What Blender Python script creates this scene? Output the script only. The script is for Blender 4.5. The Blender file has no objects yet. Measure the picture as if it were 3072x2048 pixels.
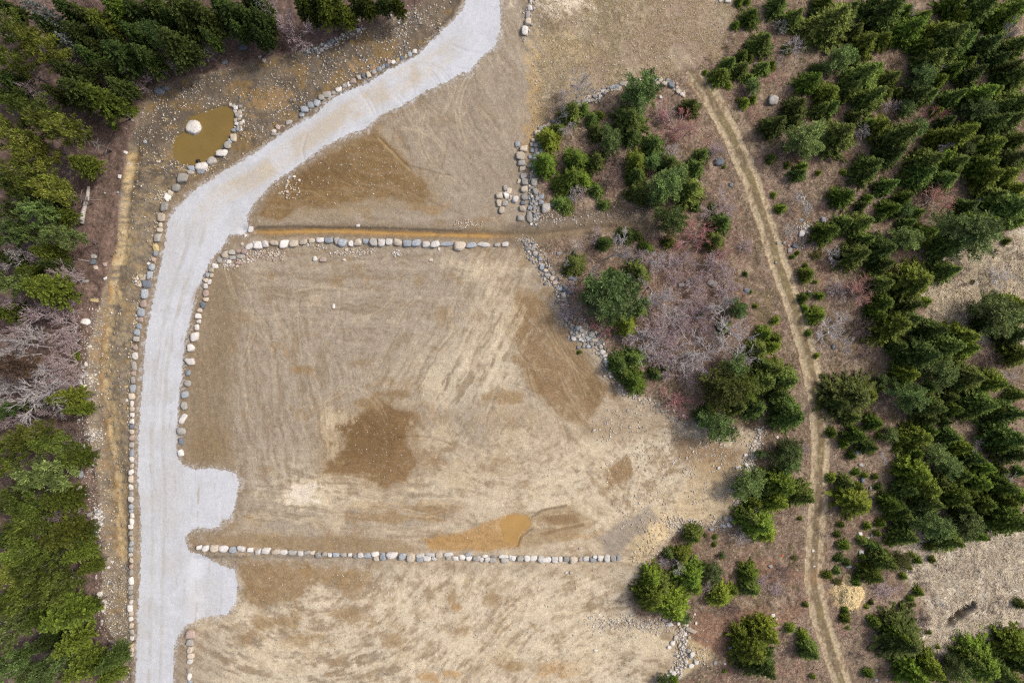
import bpy, math, random
import numpy as np
from mathutils import Vector, Matrix

# ------------------------------------------------------------------ camera, sky, sun, exposure
S = 0.046                      # metres of ground per photograph pixel (3072 px wide)
CAM_H = 94.2                   # drone height over the pad
sc = bpy.context.scene
COL = sc.collection
cam_d = bpy.data.cameras.new('camera'); cam_d.lens = 24.0; cam_d.sensor_width = 36.0
cam_d.clip_start = 1.0; cam_d.clip_end = 2000.0
cam = bpy.data.objects.new('camera', cam_d); COL.objects.link(cam)
cam.location = (0, 0, CAM_H); cam.rotation_euler = (0, 0, 0)
sc.camera = cam

SUN_EL = math.radians(50.0)
sun_xy = Vector((1.0, 0.42)).normalized()          # sun stands over the top right of the photograph
SUN_ROT = math.atan2(sun_xy.x, sun_xy.y)
world = bpy.data.worlds.new('World'); sc.world = world; world.use_nodes = True
wn = world.node_tree.nodes; wl = world.node_tree.links
sky = wn.new('ShaderNodeTexSky'); sky.sky_type = 'NISHITA'; sky.sun_disc = False
sky.sun_elevation = SUN_EL; sky.sun_rotation = SUN_ROT
sky.air_density = 1.0; sky.dust_density = 6.0; sky.ozone_density = 0.6
wn['Background'].inputs['Strength'].default_value = 0.15
wl.new(sky.outputs[0], wn['Background'].inputs[0])
sun_d = bpy.data.lights.new('sun', 'SUN'); sun_d.energy = 2.3; sun_d.angle = math.radians(5.0); sun_d.color = (1.0, 0.965, 0.92)
sun = bpy.data.objects.new('sun', sun_d); COL.objects.link(sun)
sdir = Vector((sun_xy.x * math.cos(SUN_EL), sun_xy.y * math.cos(SUN_EL), math.sin(SUN_EL)))
sun.rotation_euler = sdir.to_track_quat('Z', 'Y').to_euler()
sun.location = (60, 30, 90)
vs = sc.view_settings
vs.view_transform = 'Standard'; vs.look = 'None'; vs.gamma = 1.0; vs.use_curve_mapping = False
vs.exposure = 0.10
sc.render.film_transparent = False
try:
    sc.cycles.use_denoising = False
    sc.cycles.use_adaptive_sampling = False
    sc.cycles.filter_width = 1.3
    sc.cycles.max_bounces = 5; sc.cycles.diffuse_bounces = 3; sc.cycles.transparent_max_bounces = 4
except Exception:
    pass

# ------------------------------------------------------------------ small helpers
rng = np.random.default_rng(7)
random.seed(7)
D = S * 3072 / 2352            # metres per overview unit (2352 x 1568)
TP = S * 768 / 2352            # metres per tile unit (a tile is 768 x 512 photograph px, 2352 x 1568 units)

def dw(x, y):                  # overview unit -> world
    return ((x - 1176.0) * D, -(y - 784.0) * D)
def tw(c, r, x, y):            # tile unit -> world
    return ((c * 768 + x / 3.0625 - 1536) * S, -(r * 512 + y / 3.0625 - 1024) * S)
def lin(c):
    c = np.asarray(c, float) / 255.0
    return np.where(c <= 0.04045, c / 12.92, ((c + 0.055) / 1.055) ** 2.4)
ALB = 1.30                     # light on open ground relative to a white card, so photograph colour / ALB = base colour
def rgb(r, g, b):
    return lin((r, g, b)) / ALB
def ss(a, b, x):
    t = np.clip((x - a) / (b - a), 0, 1)
    return t * t * (3 - 2 * t)

_lat = {}
def vnoise(x, y, seed):
    if seed not in _lat:
        _lat[seed] = np.random.default_rng(1000 + seed).random((256, 256)).astype(np.float32)
    L = _lat[seed]
    xi = np.floor(x).astype(np.int32); yi = np.floor(y).astype(np.int32)
    fx = (x - xi).astype(np.float32); fy = (y - yi).astype(np.float32)
    fx = fx * fx * (3 - 2 * fx); fy = fy * fy * (3 - 2 * fy)
    x0 = xi & 255; x1 = (xi + 1) & 255; y0 = yi & 255; y1 = (yi + 1) & 255
    a = L[y0, x0]; b = L[y0, x1]; c = L[y1, x0]; d = L[y1, x1]
    return a + (b - a) * fx + (c - a) * fy + (a - b - c + d) * fx * fy
def fbm(x, y, seed, octv=4, gain=0.5):
    s = 0; a = 1.0; t = 0; k = 1.0
    for i in range(octv):
        s = s + a * vnoise(x * k + 17.3 * i, y * k - 9.1 * i, seed + i); t += a; a *= gain; k *= 2.03
    return s / t                                  # 0..1, mean .5

def link(o, parent=None):
    COL.objects.link(o)
    if parent is not None:
        o.parent = parent
    return o
def tag(o, label=None, cat=None, group=None, kind=None):
    if label: o['label'] = label
    if cat: o['category'] = cat
    if group: o['group'] = group
    if kind: o['kind'] = kind
    return o
def make_mesh(name, verts, faces, mat=None, cols=None, cname='tint', smooth=False):
    """verts (n,3); faces (m,3) or (m,4) int arrays, or a list of such arrays; cols (n,4) per vertex"""
    me = bpy.data.meshes.new(name)
    if not isinstance(faces, list): faces = [faces]
    faces = [np.asarray(f, np.int32) for f in faces if len(f)]
    verts = np.asarray(verts, np.float32)
    loops = np.concatenate([f.ravel() for f in faces])
    tot = np.concatenate([np.full(len(f), f.shape[1], np.int32) for f in faces])
    start = np.concatenate([[0], np.cumsum(tot)[:-1]]).astype(np.int32)
    me.vertices.add(len(verts)); me.vertices.foreach_set('co', verts.ravel())
    me.loops.add(len(loops)); me.loops.foreach_set('vertex_index', loops)
    me.polygons.add(len(tot)); me.polygons.foreach_set('loop_start', start); me.polygons.foreach_set('loop_total', tot)
    if cols is not None:
        a = me.attributes.new(cname, 'FLOAT_COLOR', 'POINT')
        a.data.foreach_set('color', np.asarray(cols, np.float32).ravel())
    me.update(calc_edges=True); me.validate()
    if smooth:
        me.polygons.foreach_set('use_smooth', np.ones(len(tot), bool))
    if mat: me.materials.append(mat)
    return me
def obj(name, me, parent=None, loc=None):
    o = bpy.data.objects.new(name, me)
    if loc is not None: o.location = loc
    return link(o, parent)

# ------------------------------------------------------------------ materials
def new_mat(name):
    m = bpy.data.materials.new(name); m.use_nodes = True
    nt = m.node_tree
    return m, nt, nt.nodes['Principled BSDF']
def N(nt, typ, **kw):
    n = nt.nodes.new(typ)
    for k, v in kw.items():
        if k.startswith('i_'):
            key = k[2:]
            n.inputs[int(key) if key.isdigit() else key].default_value = v
        else:
            setattr(n, k, v)
    return n
def noise_fac(nt, scale, lo, hi, detail=4, coord=None, rough=0.6):
    n = N(nt, 'ShaderNodeTexNoise', i_Scale=scale, i_Detail=detail, i_Roughness=rough)
    if coord is not None: nt.links.new(coord, n.inputs['Vector'])
    m = N(nt, 'ShaderNodeMapRange'); m.inputs['From Min'].default_value = 0.28; m.inputs['From Max'].default_value = 0.72
    m.inputs['To Min'].default_value = lo; m.inputs['To Max'].default_value = hi
    nt.links.new(n.outputs['Fac'], m.inputs['Value'])
    return m.outputs[0], n.outputs['Fac']
def mul(nt, a, b):
    m = N(nt, 'ShaderNodeMath', operation='MULTIPLY')
    for i, v in enumerate((a, b)):
        if isinstance(v, (int, float)): m.inputs[i].default_value = v
        else: nt.links.new(v, m.inputs[i])
    return m.outputs[0]
def scale_col(nt, col, fac):
    v = N(nt, 'ShaderNodeVectorMath', operation='SCALE')
    nt.links.new(col, v.inputs[0]); nt.links.new(fac, v.inputs['Scale'])
    return v.outputs[0]
def mixc(nt, fac, a, b):
    m = N(nt, 'ShaderNodeMix', data_type='RGBA')
    for sock, v in ((m.inputs[0], fac), (m.inputs[6], a), (m.inputs[7], b)):
        if isinstance(v, (int, float)): sock.default_value = v
        elif isinstance(v, (tuple, list, np.ndarray)): sock.default_value = (v[0], v[1], v[2], 1)
        else: nt.links.new(v, sock)
    return m.outputs[2]

def earth_material(name, speck=0.35, contrast=0.22, rough=0.95, bump=0.35):
    """tint attribute (soil colour; alpha = wetness) broken up by three scales of grain, pale grit and dark crumbs"""
    m, nt, b = new_mat(name)
    at = N(nt, 'ShaderNodeAttribute', attribute_name='tint')
    pos = N(nt, 'ShaderNodeNewGeometry').outputs['Position']
    f1, _ = noise_fac(nt, 1.7, 1 - contrast, 1 + contrast, 5, pos)
    f2, h2 = noise_fac(nt, 4.2, 1 - contrast * 1.3, 1 + contrast * 1.3, 4, pos, .7)
    c = scale_col(nt, at.outputs['Color'], mul(nt, f1, f2))
    # grit: small cells, only a few of them pale stones
    vo = N(nt, 'ShaderNodeTexVoronoi', i_Scale=2.9); nt.links.new(pos, vo.inputs['Vector'])
    d = N(nt, 'ShaderNodeMapRange'); d.inputs['From Min'].default_value = 0.13; d.inputs['From Max'].default_value = 0.26
    d.inputs['To Min'].default_value = 1; d.inputs['To Max'].default_value = 0
    nt.links.new(vo.outputs['Distance'], d.inputs['Value'])
    sx = N(nt, 'ShaderNodeSeparateColor'); nt.links.new(vo.outputs['Color'], sx.inputs[0])
    th = N(nt, 'ShaderNodeMath', operation='GREATER_THAN'); th.inputs[1].default_value = 0.86
    nt.links.new(sx.outputs[0], th.inputs[0])
    gv = mul(nt, mul(nt, d.outputs[0], th.outputs[0]), speck)
    c = mixc(nt, gv, c, rgb(205, 196, 180))
    th2 = N(nt, 'ShaderNodeMath', operation='LESS_THAN'); th2.inputs[1].default_value = 0.10
    nt.links.new(sx.outputs[0], th2.inputs[0])
    dk = mul(nt, mul(nt, d.outputs[0], th2.outputs[0]), speck * 0.8)
    c = mixc(nt, dk, c, rgb(88, 76, 62))
    nt.links.new(c, b.inputs['Base Color'])
    wet = N(nt, 'ShaderNodeMapRange'); wet.inputs['To Min'].default_value = rough; wet.inputs['To Max'].default_value = 0.55
    nt.links.new(at.outputs['Alpha'], wet.inputs['Value']); nt.links.new(wet.outputs[0], b.inputs['Roughness'])
    b.inputs['Specular IOR Level'].default_value = 0.25
    bp = N(nt, 'ShaderNodeBump', i_Strength=bump, i_Distance=0.2); nt.links.new(h2, bp.inputs['Height'])
    nt.links.new(bp.outputs[0], b.inputs['Normal'])
    return m

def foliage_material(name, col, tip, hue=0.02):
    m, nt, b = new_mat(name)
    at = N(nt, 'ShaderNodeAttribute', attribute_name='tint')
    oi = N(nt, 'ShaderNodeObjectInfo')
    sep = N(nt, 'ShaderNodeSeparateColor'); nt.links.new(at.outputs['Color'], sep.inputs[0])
    c = mixc(nt, sep.outputs[0], col, tip)                 # older needles to fresh tips; pine_crown tufts add painted lit tops
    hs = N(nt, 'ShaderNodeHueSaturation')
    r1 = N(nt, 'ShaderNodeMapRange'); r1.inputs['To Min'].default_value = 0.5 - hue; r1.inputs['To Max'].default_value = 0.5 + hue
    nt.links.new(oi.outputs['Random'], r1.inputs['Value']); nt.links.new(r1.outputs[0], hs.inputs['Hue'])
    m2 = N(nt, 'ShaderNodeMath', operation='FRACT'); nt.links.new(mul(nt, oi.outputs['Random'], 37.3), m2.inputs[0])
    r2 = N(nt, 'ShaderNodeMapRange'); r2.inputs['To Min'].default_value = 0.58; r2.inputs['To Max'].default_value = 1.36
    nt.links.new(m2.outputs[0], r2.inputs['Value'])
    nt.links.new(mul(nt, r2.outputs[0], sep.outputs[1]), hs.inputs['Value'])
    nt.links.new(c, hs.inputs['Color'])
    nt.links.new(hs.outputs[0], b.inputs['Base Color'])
    b.inputs['Roughness'].default_value = 0.6; b.inputs['Specular IOR Level'].default_value = 0.25
    tr = N(nt, 'ShaderNodeBsdfTranslucent'); nt.links.new(hs.outputs[0], tr.inputs['Color'])
    mx = N(nt, 'ShaderNodeMixShader', i_0=0.18)
    nt.links.new(b.outputs[0], mx.inputs[1]); nt.links.new(tr.outputs[0], mx.inputs[2])
    nt.links.new(mx.outputs[0], nt.nodes['Material Output'].inputs['Surface'])
    return m

def bark_material(name, col, tip, jitter=0.25):
    m, nt, b = new_mat(name)
    at = N(nt, 'ShaderNodeAttribute', attribute_name='tint')
    sep = N(nt, 'ShaderNodeSeparateColor'); nt.links.new(at.outputs['Color'], sep.inputs[0])
    c = mixc(nt, sep.outputs[0], col, tip)
    pos = N(nt, 'ShaderNodeNewGeometry').outputs['Position']
    f, h = noise_fac(nt, 6.0, 1 - jitter, 1 + jitter, 3, pos)
    nt.links.new(scale_col(nt, c, f), b.inputs['Base Color'])
    b.inputs['Roughness'].default_value = 0.9; b.inputs['Specular IOR Level'].default_value = 0.15
    return m

def rock_material(name, a, bcol, dark):
    m, nt, b = new_mat(name)
    oi = N(nt, 'ShaderNodeObjectInfo')
    tc = N(nt, 'ShaderNodeTexCoord').outputs['Object']
    ad = N(nt, 'ShaderNodeVectorMath', operation='ADD'); nt.links.new(tc, ad.inputs[0])
    cv = N(nt, 'ShaderNodeCombineXYZ'); k = mul(nt, oi.outputs['Random'], 61.0)
    for i in range(3): nt.links.new(k, cv.inputs[i])
    nt.links.new(cv.outputs[0], ad.inputs[1])
    f1, h1 = noise_fac(nt, 2.2, 0, 1, 5, ad.outputs[0])
    f2, h2 = noise_fac(nt, 7.0, 0.78, 1.2, 4, ad.outputs[0])
    c = mixc(nt, f1, a, bcol)
    f3, _ = noise_fac(nt, 4.3, -2.2, 1.2, 3, ad.outputs[0])
    cl = N(nt, 'ShaderNodeClamp'); nt.links.new(f3, cl.inputs[0])
    c = mixc(nt, mul(nt, cl.outputs[0], 0.8), c, dark)     # lichen and mud stains
    r2 = N(nt, 'ShaderNodeMapRange'); r2.inputs['To Min'].default_value = 0.8; r2.inputs['To Max'].default_value = 1.15
    nt.links.new(oi.outputs['Random'], r2.inputs['Value'])
    nt.links.new(scale_col(nt, c, mul(nt, f2, r2.outputs[0])), b.inputs['Base Color'])
    b.inputs['Roughness'].default_value = 0.85; b.inputs['Specular IOR Level'].default_value = 0.3
    bp = N(nt, 'ShaderNodeBump', i_Strength=0.5, i_Distance=0.08); nt.links.new(h2, bp.inputs['Height'])
    nt.links.new(bp.outputs[0], b.inputs['Normal'])
    return m

def tint_material(name, rough=0.9, spec=0.2):
    m, nt, b = new_mat(name)
    at = N(nt, 'ShaderNodeAttribute', attribute_name='tint')
    pos = N(nt, 'ShaderNodeNewGeometry').outputs['Position']
    f, _ = noise_fac(nt, 8.0, 0.8, 1.2, 3, pos)
    nt.links.new(scale_col(nt, at.outputs['Color'], f), b.inputs['Base Color'])
    b.inputs['Roughness'].default_value = rough; b.inputs['Specular IOR Level'].default_value = spec
    return m

def water_material(name, col, col2, rough=0.12):
    m, nt, b = new_mat(name)
    pos = N(nt, 'ShaderNodeNewGeometry').outputs['Position']
    f, h = noise_fac(nt, 0.5, 0, 1, 3, pos)
    nt.links.new(mixc(nt, f, col, col2), b.inputs['Base Color'])
    b.inputs['Roughness'].default_value = rough; b.inputs['IOR'].default_value = 1.33
    _, h = noise_fac(nt, 3.0, 0, 1, 2, pos)
    bp = N(nt, 'ShaderNodeBump', i_Strength=0.04, i_Distance=0.05); nt.links.new(h, bp.inputs['Height'])
    nt.links.new(bp.outputs[0], b.inputs['Normal'])
    return m

M = {}
M['earth'] = earth_material('graded_earth', speck=0.55, contrast=0.13, bump=0.5)
M['gravel'] = earth_material('crushed_gravel', speck=0.0, contrast=0.06, bump=0.2)
M['track'] = earth_material('grassy_track', speck=0.15, contrast=0.25)
M['chips'] = earth_material('wood_chips', speck=0.25, contrast=0.28, bump=0.8)
M['pond'] = water_material('muddy_water', rgb(136, 114, 64), rgb(124, 104, 60))
M['puddle'] = water_material('ochre_puddle', rgb(182, 147, 90), rgb(168, 134, 82), 0.25)
M['stone'] = tint_material('loose_stone', 0.85, 0.3)
M['straw'] = tint_material('dry_straw')
M['needle_s'] = foliage_material('spruce_needles', (0.074, 0.112, 0.018), (0.182, 0.240, 0.046))
M['needle_l'] = foliage_material('fir_needles', (0.090, 0.132, 0.012), (0.205, 0.270, 0.030))
M['needle_p'] = foliage_material('white_pine_needles', (0.090, 0.138, 0.036), (0.190, 0.262, 0.080))
M['needle_y'] = foliage_material('yellowing_pine_needles', (0.078, 0.108, 0.016), (0.200, 0.236, 0.042))
M['needle_fs'] = foliage_material('shaded_spruce_needles', (0.040, 0.066, 0.014), (0.098, 0.138, 0.030))  # darker spruce copy, vignette and shade painted into the needle colour
M['needle_fl'] = foliage_material('shaded_fir_needles', (0.064, 0.092, 0.012), (0.150, 0.192, 0.026))  # fir needles darkened likewise, shade put into the base colour
M['needle_n'] = foliage_material('dead_needles', (0.16, 0.10, 0.065), (0.24, 0.16, 0.11), 0.005)
M['needle_o'] = foliage_material('olive_shrub', (0.075, 0.075, 0.015), (0.12, 0.115, 0.025))
M['lichen'] = foliage_material('lichen_twigs', (0.17, 0.19, 0.17), (0.26, 0.29, 0.27), 0.005)
M['bark'] = bark_material('conifer_bark', (0.115, 0.095, 0.085), (0.20, 0.18, 0.175))
M['bark_grey'] = bark_material('grey_twigs', (0.52, 0.50, 0.49), (0.42, 0.385, 0.385))
M['bark_red'] = bark_material('red_twigs', (0.48, 0.43, 0.43), (0.46, 0.17, 0.165))
M['bark_orange'] = bark_material('orange_twigs', (0.52, 0.47, 0.45), (0.50, 0.25, 0.19))
M['bark_pink'] = bark_material('pink_twigs', (0.50, 0.46, 0.465), (0.42, 0.32, 0.325))
M['bark_brown'] = bark_material('brown_twigs', (0.24, 0.19, 0.165), (0.20, 0.145, 0.13))
M['log'] = bark_material('weathered_log', (0.42, 0.39, 0.36), (0.30, 0.24, 0.20), 0.35)
M['black'] = tint_material('black_plastic', 0.45, 0.4)
M['orange'] = tint_material('orange_plastic', 0.5, 0.4)
ROCK = {
    'w': rock_material('pale_granite', rgb(234, 230, 224), rgb(212, 208, 203), rgb(158, 144, 122)),
    'p': rock_material('tan_granite', rgb(212, 200, 182), rgb(186, 174, 156), rgb(132, 116, 94)),
    'g': rock_material('grey_granite', rgb(182, 179, 173), rgb(154, 150, 142), rgb(112, 102, 88)),
    'b': rock_material('blue_grey_rock', rgb(178, 184, 190), rgb(146, 153, 161), rgb(108, 104, 98)),
    'd': rock_material('dark_blue_rock', rgb(132, 140, 150), rgb(104, 111, 120), rgb(82, 80, 76)),
    'k': rock_material('pink_granite', rgb(198, 176, 164), rgb(166, 148, 138), rgb(116, 98, 84)),
    'y': rock_material('ochre_rock', rgb(206, 188, 140), rgb(178, 160, 118), rgb(122, 100, 66)),
}
# ------------------------------------------------------------------ the ground: plan shapes (overview units)
ROAD = [(1075,-30),(1063,20),(1043,42),(1013,72),(983,100),(958,127),(900,157),(838,192),(763,225),(713,270),(650,302),(588,350),(515,392),(475,417),
 (442,440),(405,477),(382,512),(377,567),(362,632),(347,705),(335,767),(330,821),(322,934),(316,1034),(315,1097),(322,1174),(322,1301),(317,1401),(310,1551),(308,1600),
 (400,1600),(399,1526),(401,1483),(412,1458),(432,1436),(462,1421),(487,1418),(520,1413),(540,1388),(545,1343),(540,1326),(535,1306),(512,1301),(487,1288),(465,1273),(437,1266),
 (427,1243),(430,1228),(445,1216),(467,1211),(487,1215),(505,1206),(511,1192),(527,1193),(540,1164),(547,1134),(550,1107),(542,1085),(505,1077),(480,1074),(445,1077),(420,1064),
 (410,1049),(407,1021),(411,934),(420,859),(425,784),(435,747),(445,702),(450,672),(470,632),(487,597),(510,572),(527,542),(562,539),(572,528),(567,497),(588,465),(625,424),(663,397),
 (688,380),(750,337),(788,315),(838,297),(875,267),(913,250),(978,212),(1038,185),(1063,167),(1074,172),(1100,140),(1138,107),(1152,70),(1150,-30)]
ROAD_MID = [(1112,-20),(1105,40),(1060,100),(990,150),(900,200),(800,258),(700,325),(600,400),(500,455),(460,510),(440,580),(405,680),(385,760),(370,860),(362,1000),(365,1150),(362,1300),(358,1450),(355,1600)]
TRACK = [(1560,120),(1590,165),(1640,235),(1680,310),(1720,400),(1755,500),(1790,610),(1830,720),(1860,830),(1880,930),(1886,1030),(1881,1130),(1873,1230),(1868,1330),(1885,1420),(1912,1500),(1945,1600)]
POND = [(x / 4.0, y / 4.0) for x, y in [(2085,960),(2130,1000),(2145,1080),(2130,1170),(2110,1250),(2060,1320),(2000,1390),(1920,1440),(1850,1490),(1760,1510),(1660,1500),(1590,1460),
 (1565,1390),(1570,1300),(1620,1230),(1680,1200),(1680,1130),(1740,1060),(1850,1020),(1950,985)]]
FOREST = [(-200,-200),(1020,-200),(1000,0),(930,38),(850,68),(770,92),(700,118),(600,142),(520,162),(420,182),(345,205),(298,330),(284,420),(274,500),(270,560),(245,650),(224,720),
 (206,800),(196,900),(206,1000),(224,1100),(232,1200),(238,1300),(235,1400),(272,1500),(285,1600),(285,1800),(-200,1800)]
BRUSH = [(1700,-200),(1690,30),(1650,120),(1560,165),(1500,180),(1420,190),(1340,230),(1280,250),(1235,310),(1218,400),(1218,470),(1225,500),(1500,500),(1500,525),(1300,540),(1225,560),(1242,610),(1285,660),(1300,735),(1385,800),(1412,885),
 (1500,905),(1560,960),(1680,985),(1745,985),(1728,1060),(1690,1160),(1678,1210),(1570,1205),(1525,1250),(1475,1310),(1440,1380),(1462,1422),(1540,1432),(1560,1440),(1640,1480),(1662,1500),(1580,1545),(1530,1600),(1530,1800),(2600,1800),(2600,-200)]
DITCHW = [(345,205),(420,182),(520,162),(600,142),(700,118),(770,92),(850,68),(930,38),(1000,-10),(1075,-30),(1043,42),(983,100),(958,127),(838,192),(713,270),(620,320),(560,360),(480,405),(420,430),(385,470),(368,520),(358,590),(342,660),(322,760),(312,860),(305,1000),
 (302,1200),(302,1400),(305,1600),(285,1600),(272,1500),(235,1400),(238,1300),(232,1200),(224,1100),(206,1000),(196,900),(206,800),(224,720),(245,650),(270,560),(274,500),(284,420),(298,330)]
DITCH_LINE = [(560,530),(620,533),(700,530),(800,530),(900,535),(1000,538),(1120,541),(1240,540),(1330,528),(1420,522),(1510,515)]
OCHRE_LINE = [(290,350),(283,400),(272,480),(268,540),(262,600),(250,670),(240,730),(228,800),(230,870),(238,930),(246,1000),(254,1060),(262,1120),(264,1200),(270,1260),(276,1300)]
GRASS1 = [(2130,620),(2200,590),(2280,555),(2360,540),(2360,780),(2250,760),(2160,770),(2130,720)]
GRASS2 = [(2080,1260),(2180,1215),(2352,1200),(2420,1230),(2420,1400),(2330,1420),(2270,1480),(2160,1500),(2110,1460),(2150,1380),(2110,1330)]
PUDDLE = [(1145,1198),(1170,1180),(1213,1184),(1219,1203),(1196,1226),(1189,1252),(1160,1246),(1152,1222)]

STEP = 0.155
gx = np.arange(-76.0, 76.0 + STEP, STEP); gy = np.arange(-52.0, 52.0 + STEP, STEP)
NX, NY = len(gx), len(gy)
WX, WY = np.meshgrid(gx, gy)                       # world metres
PX = WX / D + 1176.0; PY = -WY / D + 784.0         # overview units

def seg_dist(x, y, a, b):
    ax, ay = a; bx, by = b
    vx, vy = bx - ax, by - ay
    t = np.clip(((x - ax) * vx + (y - ay) * vy) / (vx * vx + vy * vy + 1e-9), 0, 1)
    return np.hypot(x - ax - t * vx, y - ay - t * vy)
def poly_sdf(poly, x, y):
    d = np.full(x.shape, 1e9); inside = np.zeros(x.shape, bool)
    n = len(poly)
    for i in range(n):
        a, b = poly[i], poly[(i + 1) % n]
        d = np.minimum(d, seg_dist(x, y, a, b))
        if a[1] != b[1]:
            c = ((a[1] > y) != (b[1] > y)) & (x < (b[0] - a[0]) * (y - a[1]) / (b[1] - a[1]) + a[0])
            inside ^= c
    return np.where(inside, d, -d)
def _window(pts, pad):
    xs = [p[0] for p in pts]; ys = [p[1] for p in pts]
    x0, y0 = dw(min(xs) - pad, max(ys) + pad); x1, y1 = dw(max(xs) + pad, min(ys) - pad)
    i0 = max(0, int((x0 - gx[0]) / STEP)); i1 = min(NX, int((x1 - gx[0]) / STEP) + 2)
    j0 = max(0, int((y0 - gy[0]) / STEP)); j1 = min(NY, int((y1 - gy[0]) / STEP) + 2)
    return slice(j0, max(j0, j1)), slice(i0, max(i0, i1))
def grid_sdf(poly, pad=70):
    out = np.full(PX.shape, -999.0); w = _window(poly, pad)
    out[w] = poly_sdf(poly, PX[w], PY[w]); return out
def grid_line(pts, pad=60):
    out = np.full(PX.shape, 999.0); w = _window(pts, pad)
    x, y = PX[w], PY[w]; d = np.full(x.shape, 999.0)
    for a, b in zip(pts[:-1], pts[1:]): d = np.minimum(d, seg_dist(x, y, a, b))
    out[w] = d; return out

n_big = fbm(PX / 140, PY / 140, 1, 4)
n_mid = fbm(PX / 38, PY / 38, 11, 5)
n_fine = fbm(PX / 9, PY / 9, 21, 4)
n_wx = (fbm(PX / 45, PY / 45, 31, 5, 0.6) - .5); n_wy = (fbm(PX / 45, PY / 45, 41, 5, 0.6) - .5)
n_grain = vnoise(PX / 2.6, PY / 2.6, 51); n_mot = fbm(PX / 15, PY / 11, 55, 4, .6)

s_road = grid_sdf(ROAD); s_forest = grid_sdf(FOREST); s_brush = grid_sdf(BRUSH); s_ditchw = grid_sdf(DITCHW)
s_pond = grid_sdf(POND); d_ditch = grid_line(DITCH_LINE); d_ochre = grid_line(OCHRE_LINE, 90); d_track = grid_line(TRACK, 80)
s_puddle = grid_sdf(PUDDLE)

# ---- soil colours
T = np.zeros(PX.shape + (3,)); WET = np.zeros(PX.shape)
def lay(mask, col, wet=None):
    global T, WET
    m = mask[..., None]
    T = T * (1 - m) + np.asarray(col) * m
    if wet is not None: WET = WET * (1 - mask) + wet * mask
def layw(w, mask, col, wet=None):
    m = mask[..., None]
    T[w] = T[w] * (1 - m) + np.asarray(col) * m * (0.88 + 0.24 * n_mot[w])[..., None]
    if wet is not None: WET[w] = WET[w] * (1 - mask) + wet * mask
def streaks(angle, length, width, seed, warp=12):
    a = math.radians(angle); c, s_ = math.cos(a), math.sin(a)
    x = PX + n_wx * warp * 2; y = PY + n_wy * warp * 2
    return fbm((x * c + y * s_) / (length * 2.4), (-x * s_ + y * c) / (width * 4.6), seed, 4, 0.85)
def arcs(cx, cy, length, width, seed, warp=10):
    x = PX - cx + n_wx * warp; y = PY - cy + n_wy * warp
    r = np.hypot(x, y); th = np.arctan2(y, x)
    return fbm(th * 300.0 / length, r / (width * 4.6), seed, 4, 0.85)

# orientation zones of the graded pads, where machines ran back and forth
def zone(cx, cy, rx, ry):
    return np.exp(-(((PX - cx) / rx) ** 2 + ((PY - cy) / ry) ** 2))
zs = [(zone(760, 640, 330, 110), streaks(2, 45, 2.4, 101)),
      (zone(1130, 800, 190, 220), streaks(118, 55, 2.6, 111)),
      (zone(1300, 860, 150, 180), streaks(52, 55, 2.6, 121)),
      (zone(600, 900, 170, 260), streaks(80, 45, 2.4, 131)),
      (zone(820, 1180, 420, 110), streaks(4, 60, 2.6, 141)),
      (zone(1500, 1130, 170, 170), arcs(1560, 960, 40, 2.6, 151)),
      (zone(850, 1430, 420, 130), arcs(700, 1150, 45, 2.8, 161)),
      (zone(1250, 1440, 300, 140), arcs(1500, 1800, 40, 2.8, 171)),
      (zone(1050, 300, 180, 160), streaks(60, 45, 2.6, 181)),
      (zone(820, 430, 260, 90), streaks(8, 50, 2.5, 191)),
      (zone(1150, 1080, 200, 120), arcs(1150, 860, 40, 2.6, 201))]
wsum = sum(z for z, _ in zs) + 1e-4
stk = sum(z * s_ for z, s_ in zs) / wsum
stk = np.clip((stk - .5) * 2.5 + (n_mot - .5) * .22 + (n_fine - .5) * .22 + .5, 0, 1)
del zs

grey = rgb(162, 148, 128); tan = rgb(183, 165, 137); pale = rgb(207, 190, 162); brown = rgb(138, 112, 76); dark = rgb(120, 92, 50)
# open pads: grey-tan soil, warmer and paler to the lower right
warm = ss(0.25, 0.75, (PX - 500) / 1300 + (n_big - .5) * 1.0 + (PY - 784) / 2600 + (n_mid - .5) * .5)
T[:] = grey; lay(warm, tan)
lay(ss(0.54, 0.92, stk) * 0.5 * (0.45 + warm), rgb(202, 186, 156))
lay(ss(0.50, 0.16, stk) * 0.50, rgb(134, 112, 82))
lay(ss(.56, .74, fbm(PX / 70 + n_wx, PY / 55, 61, 5, .6)) * .75 * ss(-40, 40, PY - 1120 + n_wx * 90), rgb(198, 180, 148))
lay(ss(.52, .74, n_mot) * .30 * ss(0, .8, warm), pale); lay(ss(.46, .26, n_mot) * .22, rgb(150, 130, 100))
lay(ss(.57, .72, fbm(PX / 48, PY / 40, 71, 5, .6)) * .55, rgb(152, 126, 88))

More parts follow.
